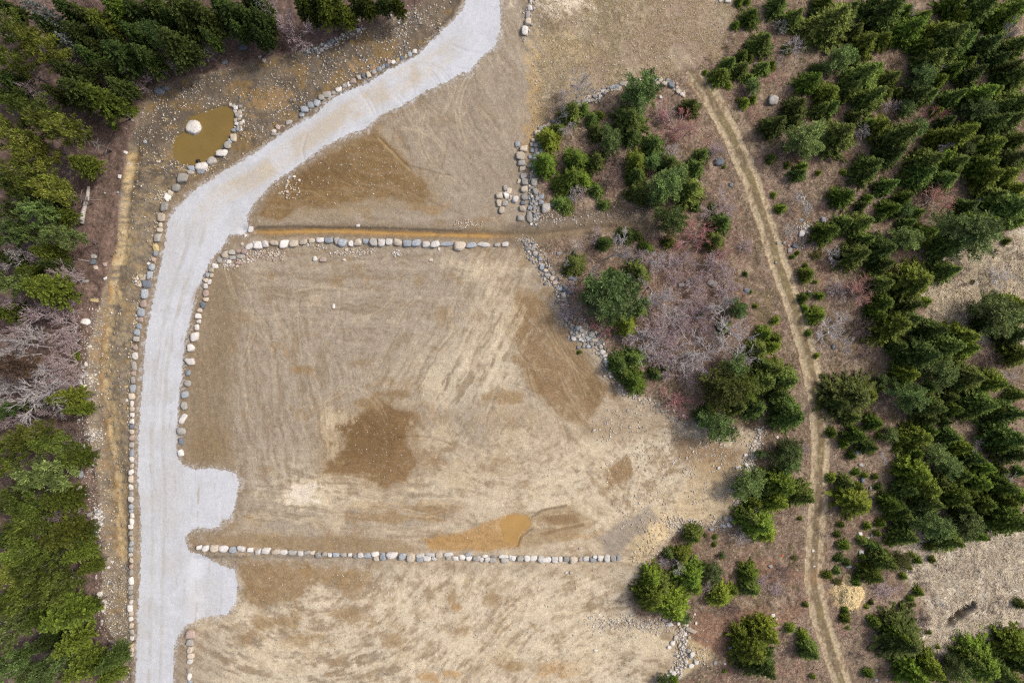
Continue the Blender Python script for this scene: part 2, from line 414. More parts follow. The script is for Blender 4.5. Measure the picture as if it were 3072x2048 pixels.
def patch(poly, col, feather=5, warp=26, amount=1.0, wet=None, breakup=0.0):
    w = _window(poly, warp + feather + 4)
    sd = poly_sdf(poly, PX[w], PY[w])
    m = ss(-feather, feather, sd + n_wx[w] * warp + (stk[w] - .5) * warp * .7 + (n_fine[w] - .5) * warp * .35) * amount
    if breakup: m = m * (1 - breakup * ss(.55, .8, stk[w]))
    layw(w, m, col, wet)
def spot(cx, cy, rx, ry, col, amount=1.0, wet=None, warp=0.9):
    w = _window([(cx - rx * 2, cy - ry * 2), (cx + rx * 2, cy + ry * 2)], 4)
    q = 1 - np.hypot((PX[w] - cx) / rx, (PY[w] - cy) / ry) + n_wx[w] * warp * 2.6 + (stk[w] - .5) * warp * 1.5
    layw(w, ss(-.3, .55, q) * amount, col, wet)
def line(pts, width, col, amount=1.0, feather=2.0, wob=4.0, dig=0):
    w = _window(pts, width + 20); x = PX[w] + n_wx[w] * wob; y = PY[w] + n_wy[w] * wob
    d = np.full(x.shape, 999.0)
    for a, b in zip(pts[:-1], pts[1:]): d = np.minimum(d, seg_dist(x, y, a, b))
    layw(w, ss(width + feather, width - feather, d) * amount, col)
    if dig: GROOVE[w] = np.minimum(GROOVE[w], -dig * ss(width + 3, 0, d))

n_c = fbm(PX / 30, PY / 20, 81, 5, .65)
cream = np.maximum(ss(1290, 1340, PY) * ss(430, 560, PX) * ss(1560, 1440, PX), zone(1330, 1150, 260, 90) * 1.2 + zone(1540, 1080, 180, 130) * 1.1 + zone(1330, 1430, 240, 120) * .6 + zone(760, 1110, 150, 60) + zone(1100, 850, 140, 110) * .8)
cream = np.clip(cream, 0, 1)
lay(cream * ss(.36, .60, n_c * .6 + stk * .4) * .68, rgb(214, 199, 170)); lay(cream * ss(.50, .34, n_c * .7 + n_mot * .3) * .32, rgb(160, 136, 98))
# left margin of the big pad and strip beside the road, darker and damp
patch([(425,800),(470,640),(520,590),(560,600),(545,760),(530,900),(520,1060),(430,1060),(415,950)], rgb(138,120,93), 26, 30, .8)
patch([(450,980),(520,1000),(540,1060),(460,1070),(425,1050)], rgb(140,118,84), 14, 20, .7)
# plain grader finish above the upper wall and top right of the road
patch([(1090,150),(1215,190),(1210,330),(1185,480),(1100,500),(900,500),(860,470),(990,440),(985,400),(900,310),(950,250)], rgb(158,144,124), 18, 30, .7, breakup=.3)
patch([(590,470),(700,400),(560,520),(1150,505),(1190,525),(580,530)], rgb(146,131,109), 10, 20, .65)
for q in [(1000,480,60,14),(1080,510,50,12),(1100,525,40,9)]: spot(*q, rgb(150,118,66), .6)
# wet ground
patch([(590,500),(640,410),(800,315),(870,305),(1000,430),(1010,470),(900,475),(700,500)], rgb(148,124,84), 24, 40, .5, .2)
patch([(725,970),(880,915),(985,955),(985,1070),(900,1145),(720,1100)], rgb(156,132,96), 24, 44, .55, .2)
patch([(596,492),(612,452),(650,418),(720,370),(800,325),(862,310),(898,338),(935,380),(985,425),(990,458),(900,452),(800,462),(740,478),(680,470),(650,505),(610,505)], rgb(130,102,58), 7, 30, .92, .55, .3)
patch([(640,420),(720,375),(790,345),(800,400),(760,440),(660,450)], rgb(112,86,46), 12, 26, .6, .6)
patch([(745,978),(790,966),(850,945),(885,928),(905,938),(960,952),(962,972),(930,1000),(945,1030),(960,1062),(930,1100),(885,1124),(860,1108),(830,1090),(745,1086),(752,1062),(775,1045),(740,1020)], rgb(132,102,60), 6, 26, .92, .55, .25)
patch([(760,985),(850,950),(905,945),(935,1000),(900,1060),(790,1055)], rgb(117,89,50), 14, 26, .7, .6)
spot(905,905,34,10, rgb(140,114,76), .8); spot(860,925,40,9, rgb(142,116,78), .7); spot(1000,1055,16,34, rgb(146,118,82), .7)
patch([(1185,672),(1235,680),(1285,745),(1330,790),(1395,885),(1362,950),(1330,975),(1275,955),(1240,900),(1205,860),(1190,800),(1165,760)], rgb(144,116,78), 7, 36, .9, .4, .35)
patch([(1300,800),(1345,830),(1392,885),(1365,945),(1330,900)], rgb(132,106,66), 8, 20, .7, .5, .3)
patch([(1180,820),(1215,830),(1260,900),(1225,900)], rgb(138,110,72), 8, 24, .8)
patch([(1392,1078),(1440,1048),(1456,1080),(1440,1112),(1395,1112)], rgb(142,112,72), 5, 20, .85, .4)
spot(1395,1130,26,14, rgb(146,116,76), .7); spot(1400,985,70,20, rgb(150,124,86), .55); spot(1140,960,120,28, rgb(160,138,104), .5)
patch([(1550,1000),(1640,1010),(1700,1035),(1690,1060),(1620,1085),(1560,1055)], rgb(140,112,76), 7, 24, .8, .4)  # damp soil with some shade painted into its brown
spot(1640,1080,40,22, rgb(146,118,80), .6)
patch([(470,1228),(600,1225),(900,1240),(980,1262),(900,1275),(700,1268),(540,1258),(470,1250)], rgb(150,126,90), 6, 18, .7)
patch([(540,1295),(700,1300),(720,1340),(680,1380),(600,1400),(560,1380)], rgb(146,119,80), 8, 36, .85, .35)
for q in [(820,1345,60,24),(800,1412,46,16),(740,1320,50,16),(905,1440,20,14),(700,1470,40,18),(900,1470,26,22),(1130,1378,18,20),(1040,1368,14,24),(1050,1448,34,14),(1150,1520,40,20),
          (640,1430,50,14),(560,1465,36,20),(1150,915,36,12),(690,850,20,9),(1255,1190,40,8),(980,1170,60,16),(900,1190,90,12),(840,1160,40,10),(1180,1530,30,12)]:
    spot(*q, rgb(152,124,82), .75)
for q in [(1272,1540,40,22),(1030,1548,22,8),(1050,1395,12,10),(980,1555,30,12),(1290,1230,60,10)]: spot(*q, rgb(178,140,84), .75)
# bleached, powdery ground
for q in [(1290,15,60,26),(700,1125,60,34),(770,1010,30,34),(780,960,26,20),(1010,1010,60,34),(1030,1100,60,40),(1350,1160,60,40),(1500,1160,80,60),(760,1140,110,26),(1280,1120,50,30),(640,1530,70,20),
          (620,1500,60,20),(1250,1400,90,26),(1340,1420,70,26),(1470,1440,80,30),(1350,1500,110,34),(1100,1500,90,28),(900,1520,110,22),(1060,1330,60,14),(1490,1240,40,44),(1540,1190,50,40),(1110,620,80,14),(1160,720,36,50),
         (1350,1050,50,40),(1180,1010,60,30),(1480,1480,60,30),(1020,900,40,30)]:
    spot(*q, rgb(210,193,160), .5)
for q in [(1290,12,46,18),(690,1130,40,20)]: spot(*q, rgb(226,212,192), .8)
patch([(1440,1210),(1500,1170),(1545,1190),(1530,1240),(1480,1290),(1450,1290)], rgb(210,184,134), 8, 26, .65)
patch([(1570,1440),(1640,1480),(1655,1500),(1590,1540),(1550,1530),(1580,1490)], rgb(206,182,134), 7, 20, .8)
patch([(1590,1060),(1690,1070),(1720,1010),(1690,1150),(1640,1210),(1540,1200),(1560,1140)], rgb(192,168,126), 14, 30, .55)
patch([(1390,940),(1480,910),(1540,950),(1500,990),(1420,1010),(1370,990)], rgb(170,152,126), 10, 24, .6, breakup=.3)
patch([(1380,1235),(1440,1190),(1490,1165),(1510,1190),(1450,1230),(1420,1280),(1390,1275)], rgb(150,138,124), 7, 18, .8)
# ochre silt along the lower wall and the puddle's rim
patch([(965,1236),(1060,1222),(1140,1192),(1180,1174),(1220,1182),(1224,1208),(1200,1230),(1195,1256),(1100,1266),(990,1264)], rgb(176,136,74), 4, 12, .85, .5, .2)
patch([(1240,1172),(1310,1162),(1340,1185),(1370,1200),(1310,1240),(1260,1250),(1205,1256),(1195,1242),(1225,1215)], rgb(160,136,100), 4, 12, .8, breakup=.4)
patch([(1250,1186),(1320,1180),(1330,1198),(1260,1205)], rgb(140,112,76), 3, 8, .8); line([(1245,1225),(1300,1212),(1340,1205)], 4, rgb(138,112,76), .8)
line([(1222,1186),(1245,1170),(1300,1160)], 3, rgb(120,98,70), .7); line([(1225,1212),(1197,1232),(1190,1252)], 2.5, rgb(118,96,66), .8)

# dozer and wheel marks: pairs of thin lines, most of them following the run of the place
trk = np.random.default_rng(33)
def marks(n, cx, cy, rx, ry, ang, spread, ln, col, amount):
    for _ in range(n):
        x, y = trk.normal(cx, rx), trk.normal(cy, ry); a = math.radians(ang + trk.normal(0, spread)); L = ln * trk.uniform(.5, 1.4)
        k = trk.normal(0, .004)
        pts = []
        for t in np.linspace(-.5, .5, 7):
            aa = a + k * t * L
            pts.append((x + math.cos(aa) * t * L, y + math.sin(aa) * t * L))
        g = trk.uniform(6, 10)
        off = [(px - math.sin(a) * g, py + math.cos(a) * g) for px, py in pts]
        for p in ([pts, off] if trk.random() < .6 else [pts]):
            line(p, trk.uniform(.6, 1.6), col, amount * trk.uniform(.45, 1.1), 1.6, 4, trk.uniform(.02, .06))
GROOVE = np.zeros(PX.shape)
P_L = rgb(204, 186, 152); P_D = rgb(126, 104, 72)
marks(9, 1020, 280, 60, 50, 62, 22, 150, P_L, .5); marks(9, 1040, 280, 70, 60, 58, 24, 110, P_D, .5)
marks(8, 1130, 780, 50, 60, 112, 10, 170, P_L, .45); marks(9, 1300, 840, 50, 60, 54, 9, 170, P_D, .5); marks(7, 1270, 830, 50, 60, 58, 9, 170, P_L, .45)
marks(7, 620, 720, 60, 80, 70, 30, 110, P_L, .4); marks(7, 830, 800, 90, 60, 20, 40, 120, P_L, .4)
marks(8, 850, 1200, 160, 30, 5, 8, 150, P_L, .4); marks(6, 820, 1215, 160, 20, 3, 6, 120, P_D, .4)
marks(9, 1000, 1430, 150, 50, 20, 50, 110, P_L, .4); marks(6, 700, 1370, 60, 30, 20, 16, 100, P_D, .4)
marks(9, 1510, 1060, 60, 50, 100, 25, 100, P_D, .4); marks(7, 1560, 1150, 50, 40, 10, 30, 90, P_D, .35); marks(8, 1450, 960, 40, 20, 10, 18, 90, P_D, .4)
marks(7, 790, 400, 80, 30, 25, 12, 130, rgb(96,74,40), .5); marks(5, 780, 440, 80, 12, 5, 6, 120, rgb(164,138,92), .5)
marks(6, 850, 1030, 50, 40, 3, 5, 120, rgb(100,76,44), .55); marks(7, 940, 260, 50, 30, 50, 14, 80, P_D, .4)
line([(870,320),(905,355),(940,392)], 2.2, rgb(168,140,92), .9, 1.2); line([(874,317),(909,352),(944,388)], 1.2, rgb(84,64,36), .8, 1)

# the field above the grove
f_field = grid_sdf([(1235,-60),(1720,-60),(1700,30),(1660,130),(1600,200),(1500,190),(1420,200),(1340,235),(1270,280),(1230,320),(1215,420),(1205,330),(1225,200)])
m = ss(-14, 14, f_field + n_wx * 40)
lay(m, rgb(164,147,120)); lay(m * ss(.45, .62, n_mid) * .8, rgb(136,122,94)); lay(m * ss(.48, .66, fbm(PX / 20, PY / 20, 225, 5, .7)) * .7, rgb(148,126,108)); lay(m * ss(.54, .7, fbm(PX / 12, PY / 12, 228, 4, .7)) * .6, rgb(190,174,146)); lay(m * ss(.48, .7, n_big) * .7, rgb(156,132,112)); lay(m * ss(.6, .8, n_fine) * .5, rgb(190,172,138))
spot(1290,12,70,28, rgb(222,206,182), .9); spot(1230,240,20,80, rgb(182,152,98), .7); spot(1290,110,50,40, rgb(186,164,118), .6); spot(1220,350,14,40, rgb(178,148,100), .7); spot(1560,60,60,60, rgb(172,152,128), .5)

# brush ground on the east side: leaf litter, reddish twigs, moss, straw
m = ss(-9, 9, s_brush + n_wx * 34 + (n_fine - .5) * 12)
lay(m, rgb(138,117,98))
lay(m * ss(.42, .62, fbm(PX / 55, PY / 55, 231, 5, .6)) * .8, rgb(122,105,80)); lay(m * ss(.52, .70, fbm(PX / 33, PY / 33, 241, 5, .6)) * .7, rgb(170,149,124))
lay(m * ss(.56, .70, fbm(PX / 44, PY / 44, 251, 5, .6)) * .65, rgb(138,104,88)); lay(m * ss(.60, .72, fbm(PX / 26, PY / 26, 261, 5, .6)) * .7, rgb(98,90,54))
lay(m * ss(.60, .80, n_grain) * .5, rgb(178,158,138)); lay(m * ss(.36, .2, n_grain) * .4, rgb(94,76,66))
for q in [(1640,720,120,120),(1560,640,80,90),(1560,780,120,70),(1460,360,70,70),(1660,480,50,80),(1700,560,40,80)]: spot(*q, rgb(144,115,102), .45)
for q in [(1700,1430,90,34),(1650,1470,60,20),(1890,1370,16,30),(1760,1320,60,30),(1880,1340,14,20)]: spot(*q, rgb(150,110,86), .65)
for q in [(1500,340,60,60)]: spot(*q, rgb(182,150,132), .5)
for q in [(1760,700,30,60),(1870,640,40,40),(1850,500,40,70),(2030,560,60,50),(2120,880,40,40),(2130,600,70,40),(1900,720,30,30)]: spot(*q, rgb(108,99,62), .6)
for poly, a in ((GRASS1, .85), (GRASS2, .95)):
    mm = ss(-34, 14, grid_sdf(poly) + n_wx * 80)
    lay(mm * a, rgb(204,190,164)); lay(mm * ss(.42, .60, fbm(PX / 22, PY / 22, 271, 5, .6)) * a, rgb(230,218,196)); lay(mm * ss(.55, .7, fbm(PX / 30, PY / 30, 281, 5)) * .7, rgb(140,120,98))
for q in [(1960,830,50,40),(1990,720,40,30),(1940,1330,60,60),(2060,1400,90,60),(1970,420,40,30),(2360,60,20,60),(2180,180,40,30),(2000,180,16,60),(2350,850,40,60),(2040,1500,60,40)]: spot(*q, rgb(166,146,122), .55)
spot(1945,1365,38,26, rgb(190,160,104), .8)
line([(1866,1385),(1800,1412),(1720,1440),(1650,1482)], 16, rgb(150,113,90), .55, 9, 14)
line([(1880,1300),(1875,1360),(1890,1400)], 12, rgb(158,116,86), .5, 6, 8)
# dark raw earth of the cut that runs into the brush
line([(1180,540),(1260,528),(1340,505),(1420,500),(1500,490)], 26, rgb(112,98,82), .8, 14, 14); line([(1240,545),(1330,533),(1430,525),(1490,520)], 6, rgb(158,136,104), .8, 3, 8)
# litter under the western forest
m = ss(-7, 7, s_forest + n_wx * 26)
lay(m, rgb(108,88,78)); lay(m * ss(.45, .65, n_mid) * .7, rgb(92,74,62)); lay(m * ss(.55, .72, fbm(PX / 30, PY / 30, 291, 5)) * .6, rgb(134,110,98)); lay(m * ss(.62, .8, n_grain) * .4, rgb(150,130,116))
for q in [(240,540,30,30),(250,620,20,40),(220,1280,24,70),(215,1190,20,40),(640,130,70,14),(750,80,50,20)]: spot(*q, rgb(140,114,102), .5)
# drainage strip between forest and road
m = ss(-6, 6, s_ditchw + n_wx * 16)
lay(m, rgb(132,120,102)); lay(m * ss(.46, .64, n_mid) * .7, rgb(118,107,92)); lay(m * ss(.5, .7, n_mot) * .6, rgb(152,136,112)); lay(m * ss(.5, .3, n_mot) * .5, rgb(104,92,76)); lay(m * ss(.54, .7, fbm(PX / 34, PY / 14, 301, 5, .6)) * .7, rgb(158,142,116)); lay(m * ss(.6, .75, fbm(PX / 26, PY / 12, 311, 4)) * .6, rgb(150,122,78))
mm = m * ss(.0, 60., 470 - PY + n_wx * 60)
lay(mm * .8, rgb(116,102,84)); lay(mm * ss(.45, .62, n_mid) * .8, rgb(98,88,76)); lay(mm * ss(.55, .7, fbm(PX / 30, PY / 24, 321, 5)) * .8, rgb(138,112,66))
ox = np.interp(PY, [p[1] for p in OCHRE_LINE], [p[0] for p in OCHRE_LINE]); odx = PX - ox + n_wx * 22 + (n_fine - .5) * 8
on = ss(330, 370, PY) * ss(1320, 1285, PY) * m
n_och = fbm(PX / 20, PY / 6, 341, 5, .65); n_ob = fbm(PX / 60, PY / 45, 345, 4)
lay(on * ss(-26, -6, odx) * ss(6, -2, odx) * ss(.34, .6, n_och) * .6, rgb(142,116,76))
lay(on * ss(-4, 0, odx) * ss(26, 6, odx - 18 * ss(.4, .7, n_ob)) * ss(.36, .54, n_och * .55 + n_fine * .25 + n_ob * .2) * .85, rgb(190,167,122))
lay(on * ss(-5, -1, odx) * ss(5, 0, odx) * ss(.38, .6, n_ob) * .75, rgb(162,120,58))
lay(on * ss(10, 30, odx) * ss(.5, .66, n_och) * .5, rgb(170,148,108))
patch([(250,1130),(285,1130),(292,1290),(270,1300),(258,1200)], rgb(188,164,120), 7, 24, .7, breakup=.5)
for q in [(860,150,50,16),(1010,110,22,20),(610,240,40,20),(640,215,30,14)]: spot(*q, rgb(164,132,84), .7)
# brown verge between gravel and boulder rows
v = ss(26, 14, -s_road + n_wx * 8) * ss(-3, 1, -s_road) * ss(1300, 600, PX * .9 + PY * .4)
lay(v * .65 * (1 - ss(20, -10, PY - 200)), rgb(138,118,90))
# side ditch above the wall
w_d = ss(22, 9, d_ditch + n_wx * 12)
lay(w_d * .8, rgb(132,114,88), .3); lay(ss(9, 4, d_ditch + n_wx * 8) * ss(1230, 1100, PX) * .9, rgb(162,128,78), .5)
line([(586,522),(700,520),(900,524),(1060,530)], 2.2, rgb(92,80,64), .7, 2, 6)
# pond rim
lay(ss(-9, 2, s_pond + n_wx * 8), rgb(112, 96, 66), .7)
# gravel strewn past the road's edge
edge = ss(-13, 3, s_road + (n_fine - .5) * 26 + n_wx * 16) * ss(.35, .75, n_grain)
lay(edge * .8, rgb(190,190,192))
T *= (0.90 + 0.20 * n_fine)[..., None] * (0.93 + 0.14 * n_grain)[..., None]
lum = T @ np.array([.3, .59, .11]); T = lum[..., None] + (T - lum[..., None]) * .90
T = np.clip(T, 0.008, 0.8)

# ---- heights
Z = (n_mid - .5) * .10 + (n_fine - .5) * .07 + (stk - .5) * .06
wild = np.maximum(ss(-6, 14, s_forest), ss(-6, 14, s_brush))
Z += wild * ((fbm(PX / 24, PY / 24, 401, 4) - .5) * .7 + (fbm(PX / 7, PY / 7, 411, 3) - .5) * .22)
rd = ss(-10, 4, s_road); Z = Z * (1 - rd) + rd * ((n_mid - .5) * .05)
tr_ = ss(45, 26, d_track); Z = Z * (1 - tr_ * .8) - .05 * ss(8, 3, np.abs(d_track - 15)) * tr_
dm = ss(-4, 16, s_ditchw) * ss(-2, -16, s_road)
Z -= dm * (.25 + .55 * ss(42, 4, d_ochre)) * ss(180, 480, PX * .2 + PY)
Z -= dm * .35 * ss(480, 180, PX * .2 + PY)
Z += ((fbm(PX / 12, PY / 12, 421, 3) - .5) * .3 + (n_grain - .5) * .06) * dm
Z += GROOVE
Z -= .42 * np.exp(-(d_ditch / 9.0) ** 2)
low = ss(1272, 1286, PY) * ss(1470, 1400, PX) * ss(425, 470, PX)
Z -= .35 * low
Z -= .25 * ss(-10, 12, grid_sdf([(490,590),(540,562),(1150,562),(1200,560),(1190,600),(540,610)]))  * 0.6
pm = ss(-26, -4, s_pond)
Z = Z * (1 - pm) + pm * (-.45 - .55 * ss(-7, 14, s_pond))
fl = ss(-8, 0, s_puddle); Z = Z * (1 - fl) + fl * (-.06)
# eroded gully in the straw
gl = grid_line([(2173,1440),(2195,1420),(2210,1405),(2235,1390)], 20)
Z -= 2.0 * ss(12, 7, gl + n_wx * 8 + ss(1405, 1445, PY) * 5); lay_g = ss(12, 8, gl + n_wx * 8 + ss(1405, 1445, PY) * 5); T = T * (1 - lay_g[..., None] * .75) + np.array(rgb(64, 52, 42)) * lay_g[..., None] * .75
# mounded spoil beside the brush
for cx, cy, r_, h_ in [(1610,1500,44,1.0),(1500,1230,40,.6),(1280,20,60,.5),(1730,1040,24,.5),(1690,1170,26,.5)]:
    Z += h_ * np.exp(-(((PX - cx) / r_) ** 2 + ((PY - cy) / r_) ** 2)) * (.7 + .6 * n_mid)

def ground_z(x, y):
    i = min(max((x - gx[0]) / STEP, 0), NX - 1.001); j = min(max((y - gy[0]) / STEP, 0), NY - 1.001)
    a, b = int(j), int(i); fy, fx = j - a, i - b
    return float((Z[a, b] * (1 - fx) + Z[a, b + 1] * fx) * (1 - fy) + (Z[a + 1, b] * (1 - fx) + Z[a + 1, b + 1] * fx) * fy)
def ground_z_arr(x, y):
    i = np.clip((x - gx[0]) / STEP, 0, NX - 1.001); j = np.clip((y - gy[0]) / STEP, 0, NY - 1.001)
    a, b = j.astype(int), i.astype(int); fy, fx = j - a, i - b
    return (Z[a, b] * (1 - fx) + Z[a, b + 1] * fx) * (1 - fy) + (Z[a + 1, b] * (1 - fx) + Z[a + 1, b + 1] * fx) * fy

# ground sheet, with a wide coarse skirt to the horizon
idx = np.arange(NX * NY).reshape(NY, NX)
quads = np.stack([idx[:-1, :-1], idx[:-1, 1:], idx[1:, 1:], idx[1:, :-1]], -1).reshape(-1, 4)
V = np.stack([WX, WY, Z], -1).reshape(-1, 3)
cols = np.concatenate([T.reshape(-1, 3), WET.reshape(-1, 1)], 1)
x0, x1, y0, y1 = gx[0], gx[-1], gy[0], gy[-1]; B = 600.0
ring_in = np.array([(x0, y0, -.2), (x1, y0, -.2), (x1, y1, -.2), (x0, y1, -.2)]); ring_out = np.array([(-B, -B, -.4), (B, -B, -.4), (B, B, -.4), (-B, B, -.4)])
k0 = len(V)
V = np.concatenate([V, ring_in, ring_out])
cols = np.concatenate([cols, np.tile(np.append(rgb(118, 100, 82), 0), (8, 1))])
rq = np.array([[k0 + i, k0 + 4 + i, k0 + 4 + (i + 1) % 4, k0 + (i + 1) % 4] for i in range(4)])
ground = obj('ground', make_mesh('ground', V, np.concatenate([quads, rq]), M['earth'], cols, smooth=True))
tag(ground, 'graded tan and brown earth with leaf litter towards the trees', kind='structure')

# sheets cut out of a fine lattice so that their edges stay ragged
def sheet(name, pts, mask_fn, tint_fn, mat, lift, step=0.12, pad=20, z_fn=None):
    xs = [p[0] for p in pts]; ys = [p[1] for p in pts]
    ax, ay = dw(min(xs) - pad, max(ys) + pad); bx, by = dw(max(xs) + pad, min(ys) - pad)
    ax, bx = max(ax, -74.5), min(bx, 74.5); ay, by = max(ay, -50.5), min(by, 50.5)
    X, Y = np.meshgrid(np.arange(ax, bx, step), np.arange(ay, by, step))
    px = X / D + 1176; py = -Y / D + 784
    m = mask_fn(px, py) > 0
    c = m[:-1, :-1] & m[:-1, 1:] & m[1:, 1:] & m[1:, :-1]
    ids = np.arange(X.size).reshape(X.shape)
    q = np.stack([ids[:-1, :-1], ids[:-1, 1:], ids[1:, 1:], ids[1:, :-1]], -1)[c]
    used = np.unique(q); remap = np.full(X.size, -1); remap[used] = np.arange(len(used))
    x, y = X.ravel()[used], Y.ravel()[used]
    z = (ground_z_arr(x, y) if z_fn is None else z_fn(x, y)) + lift
    t = tint_fn(px.ravel()[used], py.ravel()[used])
    return obj(name, make_mesh(name, np.stack([x, y, z], -1), remap[q], mat, t, smooth=True))

def road_tint(px, py):
    d = np.full(px.shape, 999.0); run = np.zeros(px.shape); acc = 0; side = np.zeros(px.shape)
    for a, b in zip(ROAD_MID[:-1], ROAD_MID[1:]):
        vx, vy = b[0] - a[0], b[1] - a[1]; L = math.hypot(vx, vy)
        t = np.clip(((px - a[0]) * vx + (py - a[1]) * vy) / L ** 2, 0, 1)
        q = np.hypot(px - a[0] - t * vx, py - a[1] - t * vy)
        k = q < d
        d = np.where(k, q, d); run = np.where(k, acc + t * L, run)
        side = np.where(k, np.sign((px - a[0]) * vy - (py - a[1]) * vx) * q, side); acc += L
    st = fbm(run / 45, side / 2.4, 501, 4, .6) * .6 + fbm(px / 11, py / 11, 505, 4, .6) * .4; bl = fbm(px / 50, py / 50, 511, 5); fi = fbm(px / 6, py / 6, 521, 3)
    c = np.tile(np.array(rgb(195, 198, 203)), (len(px), 1))
    def L_(m, col):
        nonlocal c
        c = c * (1 - m[:, None]) + np.asarray(col) * m[:, None]
    L_(ss(.45, .75, st) * .45, rgb(212, 215, 219)); L_(ss(.5, .25, st) * .22, rgb(174, 178, 186))
    up = ss(560, 420, py + (bl - .5) * 60) * ss(1075, 985, px + (bl - .5) * 40)          # worn to tan where the trucks turn
    L_(up * ss(34, 14, np.abs(side) + (bl - .5) * 20) * ss(.22, .6, st * .6 + bl * .4) * .8, rgb(188, 175, 152))
    L_(up * ss(.55, .75, st) * ss(36, 10, np.abs(side)) * .5, rgb(206, 192, 164))
    L_(ss(.52, .7, fbm(run / 60, side / 5, 531, 4)) * ss(26, 16, np.abs(side)) * ss(500, 620, py) * ss(1100, 760, py) * .40, rgb(176, 166, 150))
    L_(ss(.66, .78, fbm(run / 60, side / 9, 541, 5, .7)) * ss(600, 700, py) * .65, rgb(164, 150, 128))
    wt = ss(6, 2, np.abs(np.abs(side) - 13 - (bl - .5) * 10)) * ss(480, 560, py)
    L_(wt * .55 * ss(.3, .6, st), rgb(172, 167, 157)); L_(ss(.48, .68, bl) * .3, rgb(186, 182, 176)); L_(ss(.52, .36, bl) * .35, rgb(208, 211, 217))
    ar = fbm(np.arctan2(py - 1240, px - 560) * 9, np.hypot(px - 560, py - 1240) / 4, 551, 4)
    L_(ss(.55, .75, ar) * ss(1150, 1200, py) * .3, rgb(184, 186, 192)); L_(ss(.62, .5, fi) * 0 + ss(.6, .8, fi) * .16, rgb(164, 166, 170))
    return np.concatenate([np.clip(c, 0, .8), np.zeros((len(px), 1))], 1)
def road_mask(px, py):
    return poly_sdf(ROAD, px, py) + (fbm(px / 8, py / 8, 561, 4, .65) - .5) * 9 + (vnoise(px / 1.9, py / 1.9, 571) - .5) * 4
road = sheet('gravel_road', ROAD, road_mask, road_tint, M['gravel'], 0.035, 0.12)
tag(road, 'pale blue-grey gravel road curving down past the pads', kind='structure')

def tdist(px, py):
    d = np.full(px.shape, 999.0)
    for a, b in zip(TRACK[:-1], TRACK[1:]): d = np.minimum(d, seg_dist(px, py, a, b))
    return d
def track_mask(px, py):
    return 24 + 6 * ss(300, 160, py) - tdist(px, py) + (fbm(px / 9, py / 9, 601, 4, .65) - .5) * 14 - 40 * ss(190, 150, py + (fbm(px / 14, py / 14, 605, 4) - .5) * 60)
def track_tint(px, py):
    d = tdist(px + (fbm(px / 30, py / 30, 611, 3) - .5) * 8, py); f = fbm(px / 6, py / 10, 621, 4, .6); g = fbm(px / 40, py / 40, 631, 4)
    c = np.tile(np.array(rgb(140, 120, 96)), (len(px), 1))
    def L_(m, col):
        nonlocal c
        c = c * (1 - m[:, None]) + np.asarray(col) * m[:, None]
    L_(ss(8.5, 5.5, np.abs(d - 15)) * ss(.2, .5, f + (g - .5) * .5) * .95, rgb(188, 172, 142)); L_(ss(8, 5, d) * .7, rgb(114, 102, 78)); L_(ss(9, 3, d) * ss(.4, .6, g) * .7, rgb(136, 124, 86))
    L_(ss(.55, .75, f) * .4, rgb(198, 180, 150)); L_(ss(.5, .3, vnoise(px / 2, py / 2, 641)) * .35, rgb(116, 98, 76))
    L_(ss(24, 8, np.abs(py - 1340) * .5) * ss(.35, .6, g) * .5, rgb(156, 116, 86))
    return np.concatenate([c, np.zeros((len(px), 1))], 1)
track = sheet('dirt_track', TRACK, track_mask, track_tint, M['track'], 0.02, 0.14, 40)
tag(track, 'straw-coloured two-rut track winding down between the young spruces', kind='structure')

flat = lambda px, py: np.ones((len(px), 4))
pond = sheet('pond', POND, lambda px, py: poly_sdf(POND, px, py) + 8, flat, M['pond'], 0, .3, 14, lambda x, y: np.full(x.shape, -.60))
tag(pond, 'muddy olive-brown pond with a white boulder in it', kind='structure')
def ddist(px, py):
    d = np.full(px.shape, 999.0)
    for a, b in zip(DITCH_LINE[:-1], DITCH_LINE[1:]): d = np.minimum(d, seg_dist(px, py, a, b))
    return d
ditch_water = sheet('ditch_water', DITCH_LINE, lambda px, py: (4.6 + (fbm(px / 22, py / 22, 701, 4) - .5) * 7.5) * ss(1140, 1105, px) * ss(575, 620, px) - ddist(px, py), flat, M['puddle'], .012, .1, 10)
tag(ditch_water, 'thin ochre water standing in the ditch above the wall', kind='structure')
puddle = sheet('puddle', PUDDLE, lambda px, py: poly_sdf(PUDDLE, px, py) + (fbm(px / 9, py / 9, 711, 4, .6) - .5) * 8, flat, M['puddle'], .014, .1, 10)
tag(puddle, 'shallow ochre puddle beside the tracked mud above the lower wall', kind='structure')
# ------------------------------------------------------------------ labels that single things out
ORD = ['nearest', 'second-nearest', 'third-nearest', 'fourth-nearest', 'fifth-nearest', 'sixth-nearest', 'seventh-nearest', 'eighth-nearest', 'ninth-nearest', 'tenth-nearest',
       'eleventh-nearest', 'twelfth-nearest', 'thirteenth-nearest', 'fourteenth-nearest', 'fifteenth-nearest', 'sixteenth-nearest']
_u = ['', 'first', 'second', 'third', 'fourth', 'fifth', 'sixth', 'seventh', 'eighth', 'ninth', 'tenth', 'eleventh', 'twelfth', 'thirteenth', 'fourteenth', 'fifteenth', 'sixteenth', 'seventeenth', 'eighteenth', 'nineteenth']
_t = {2: ('twentieth', 'twenty'), 3: ('thirtieth', 'thirty'), 4: ('fortieth', 'forty'), 5: ('fiftieth', 'fifty'), 6: ('sixtieth', 'sixty'), 7: ('seventieth', 'seventy'), 8: ('eightieth', 'eighty')}
def ordinal(n):
    if n < 20: return _u[n]
    return _t[n // 10][0] if n % 10 == 0 else _t[n // 10][1] + '-' + _u[n % 10]
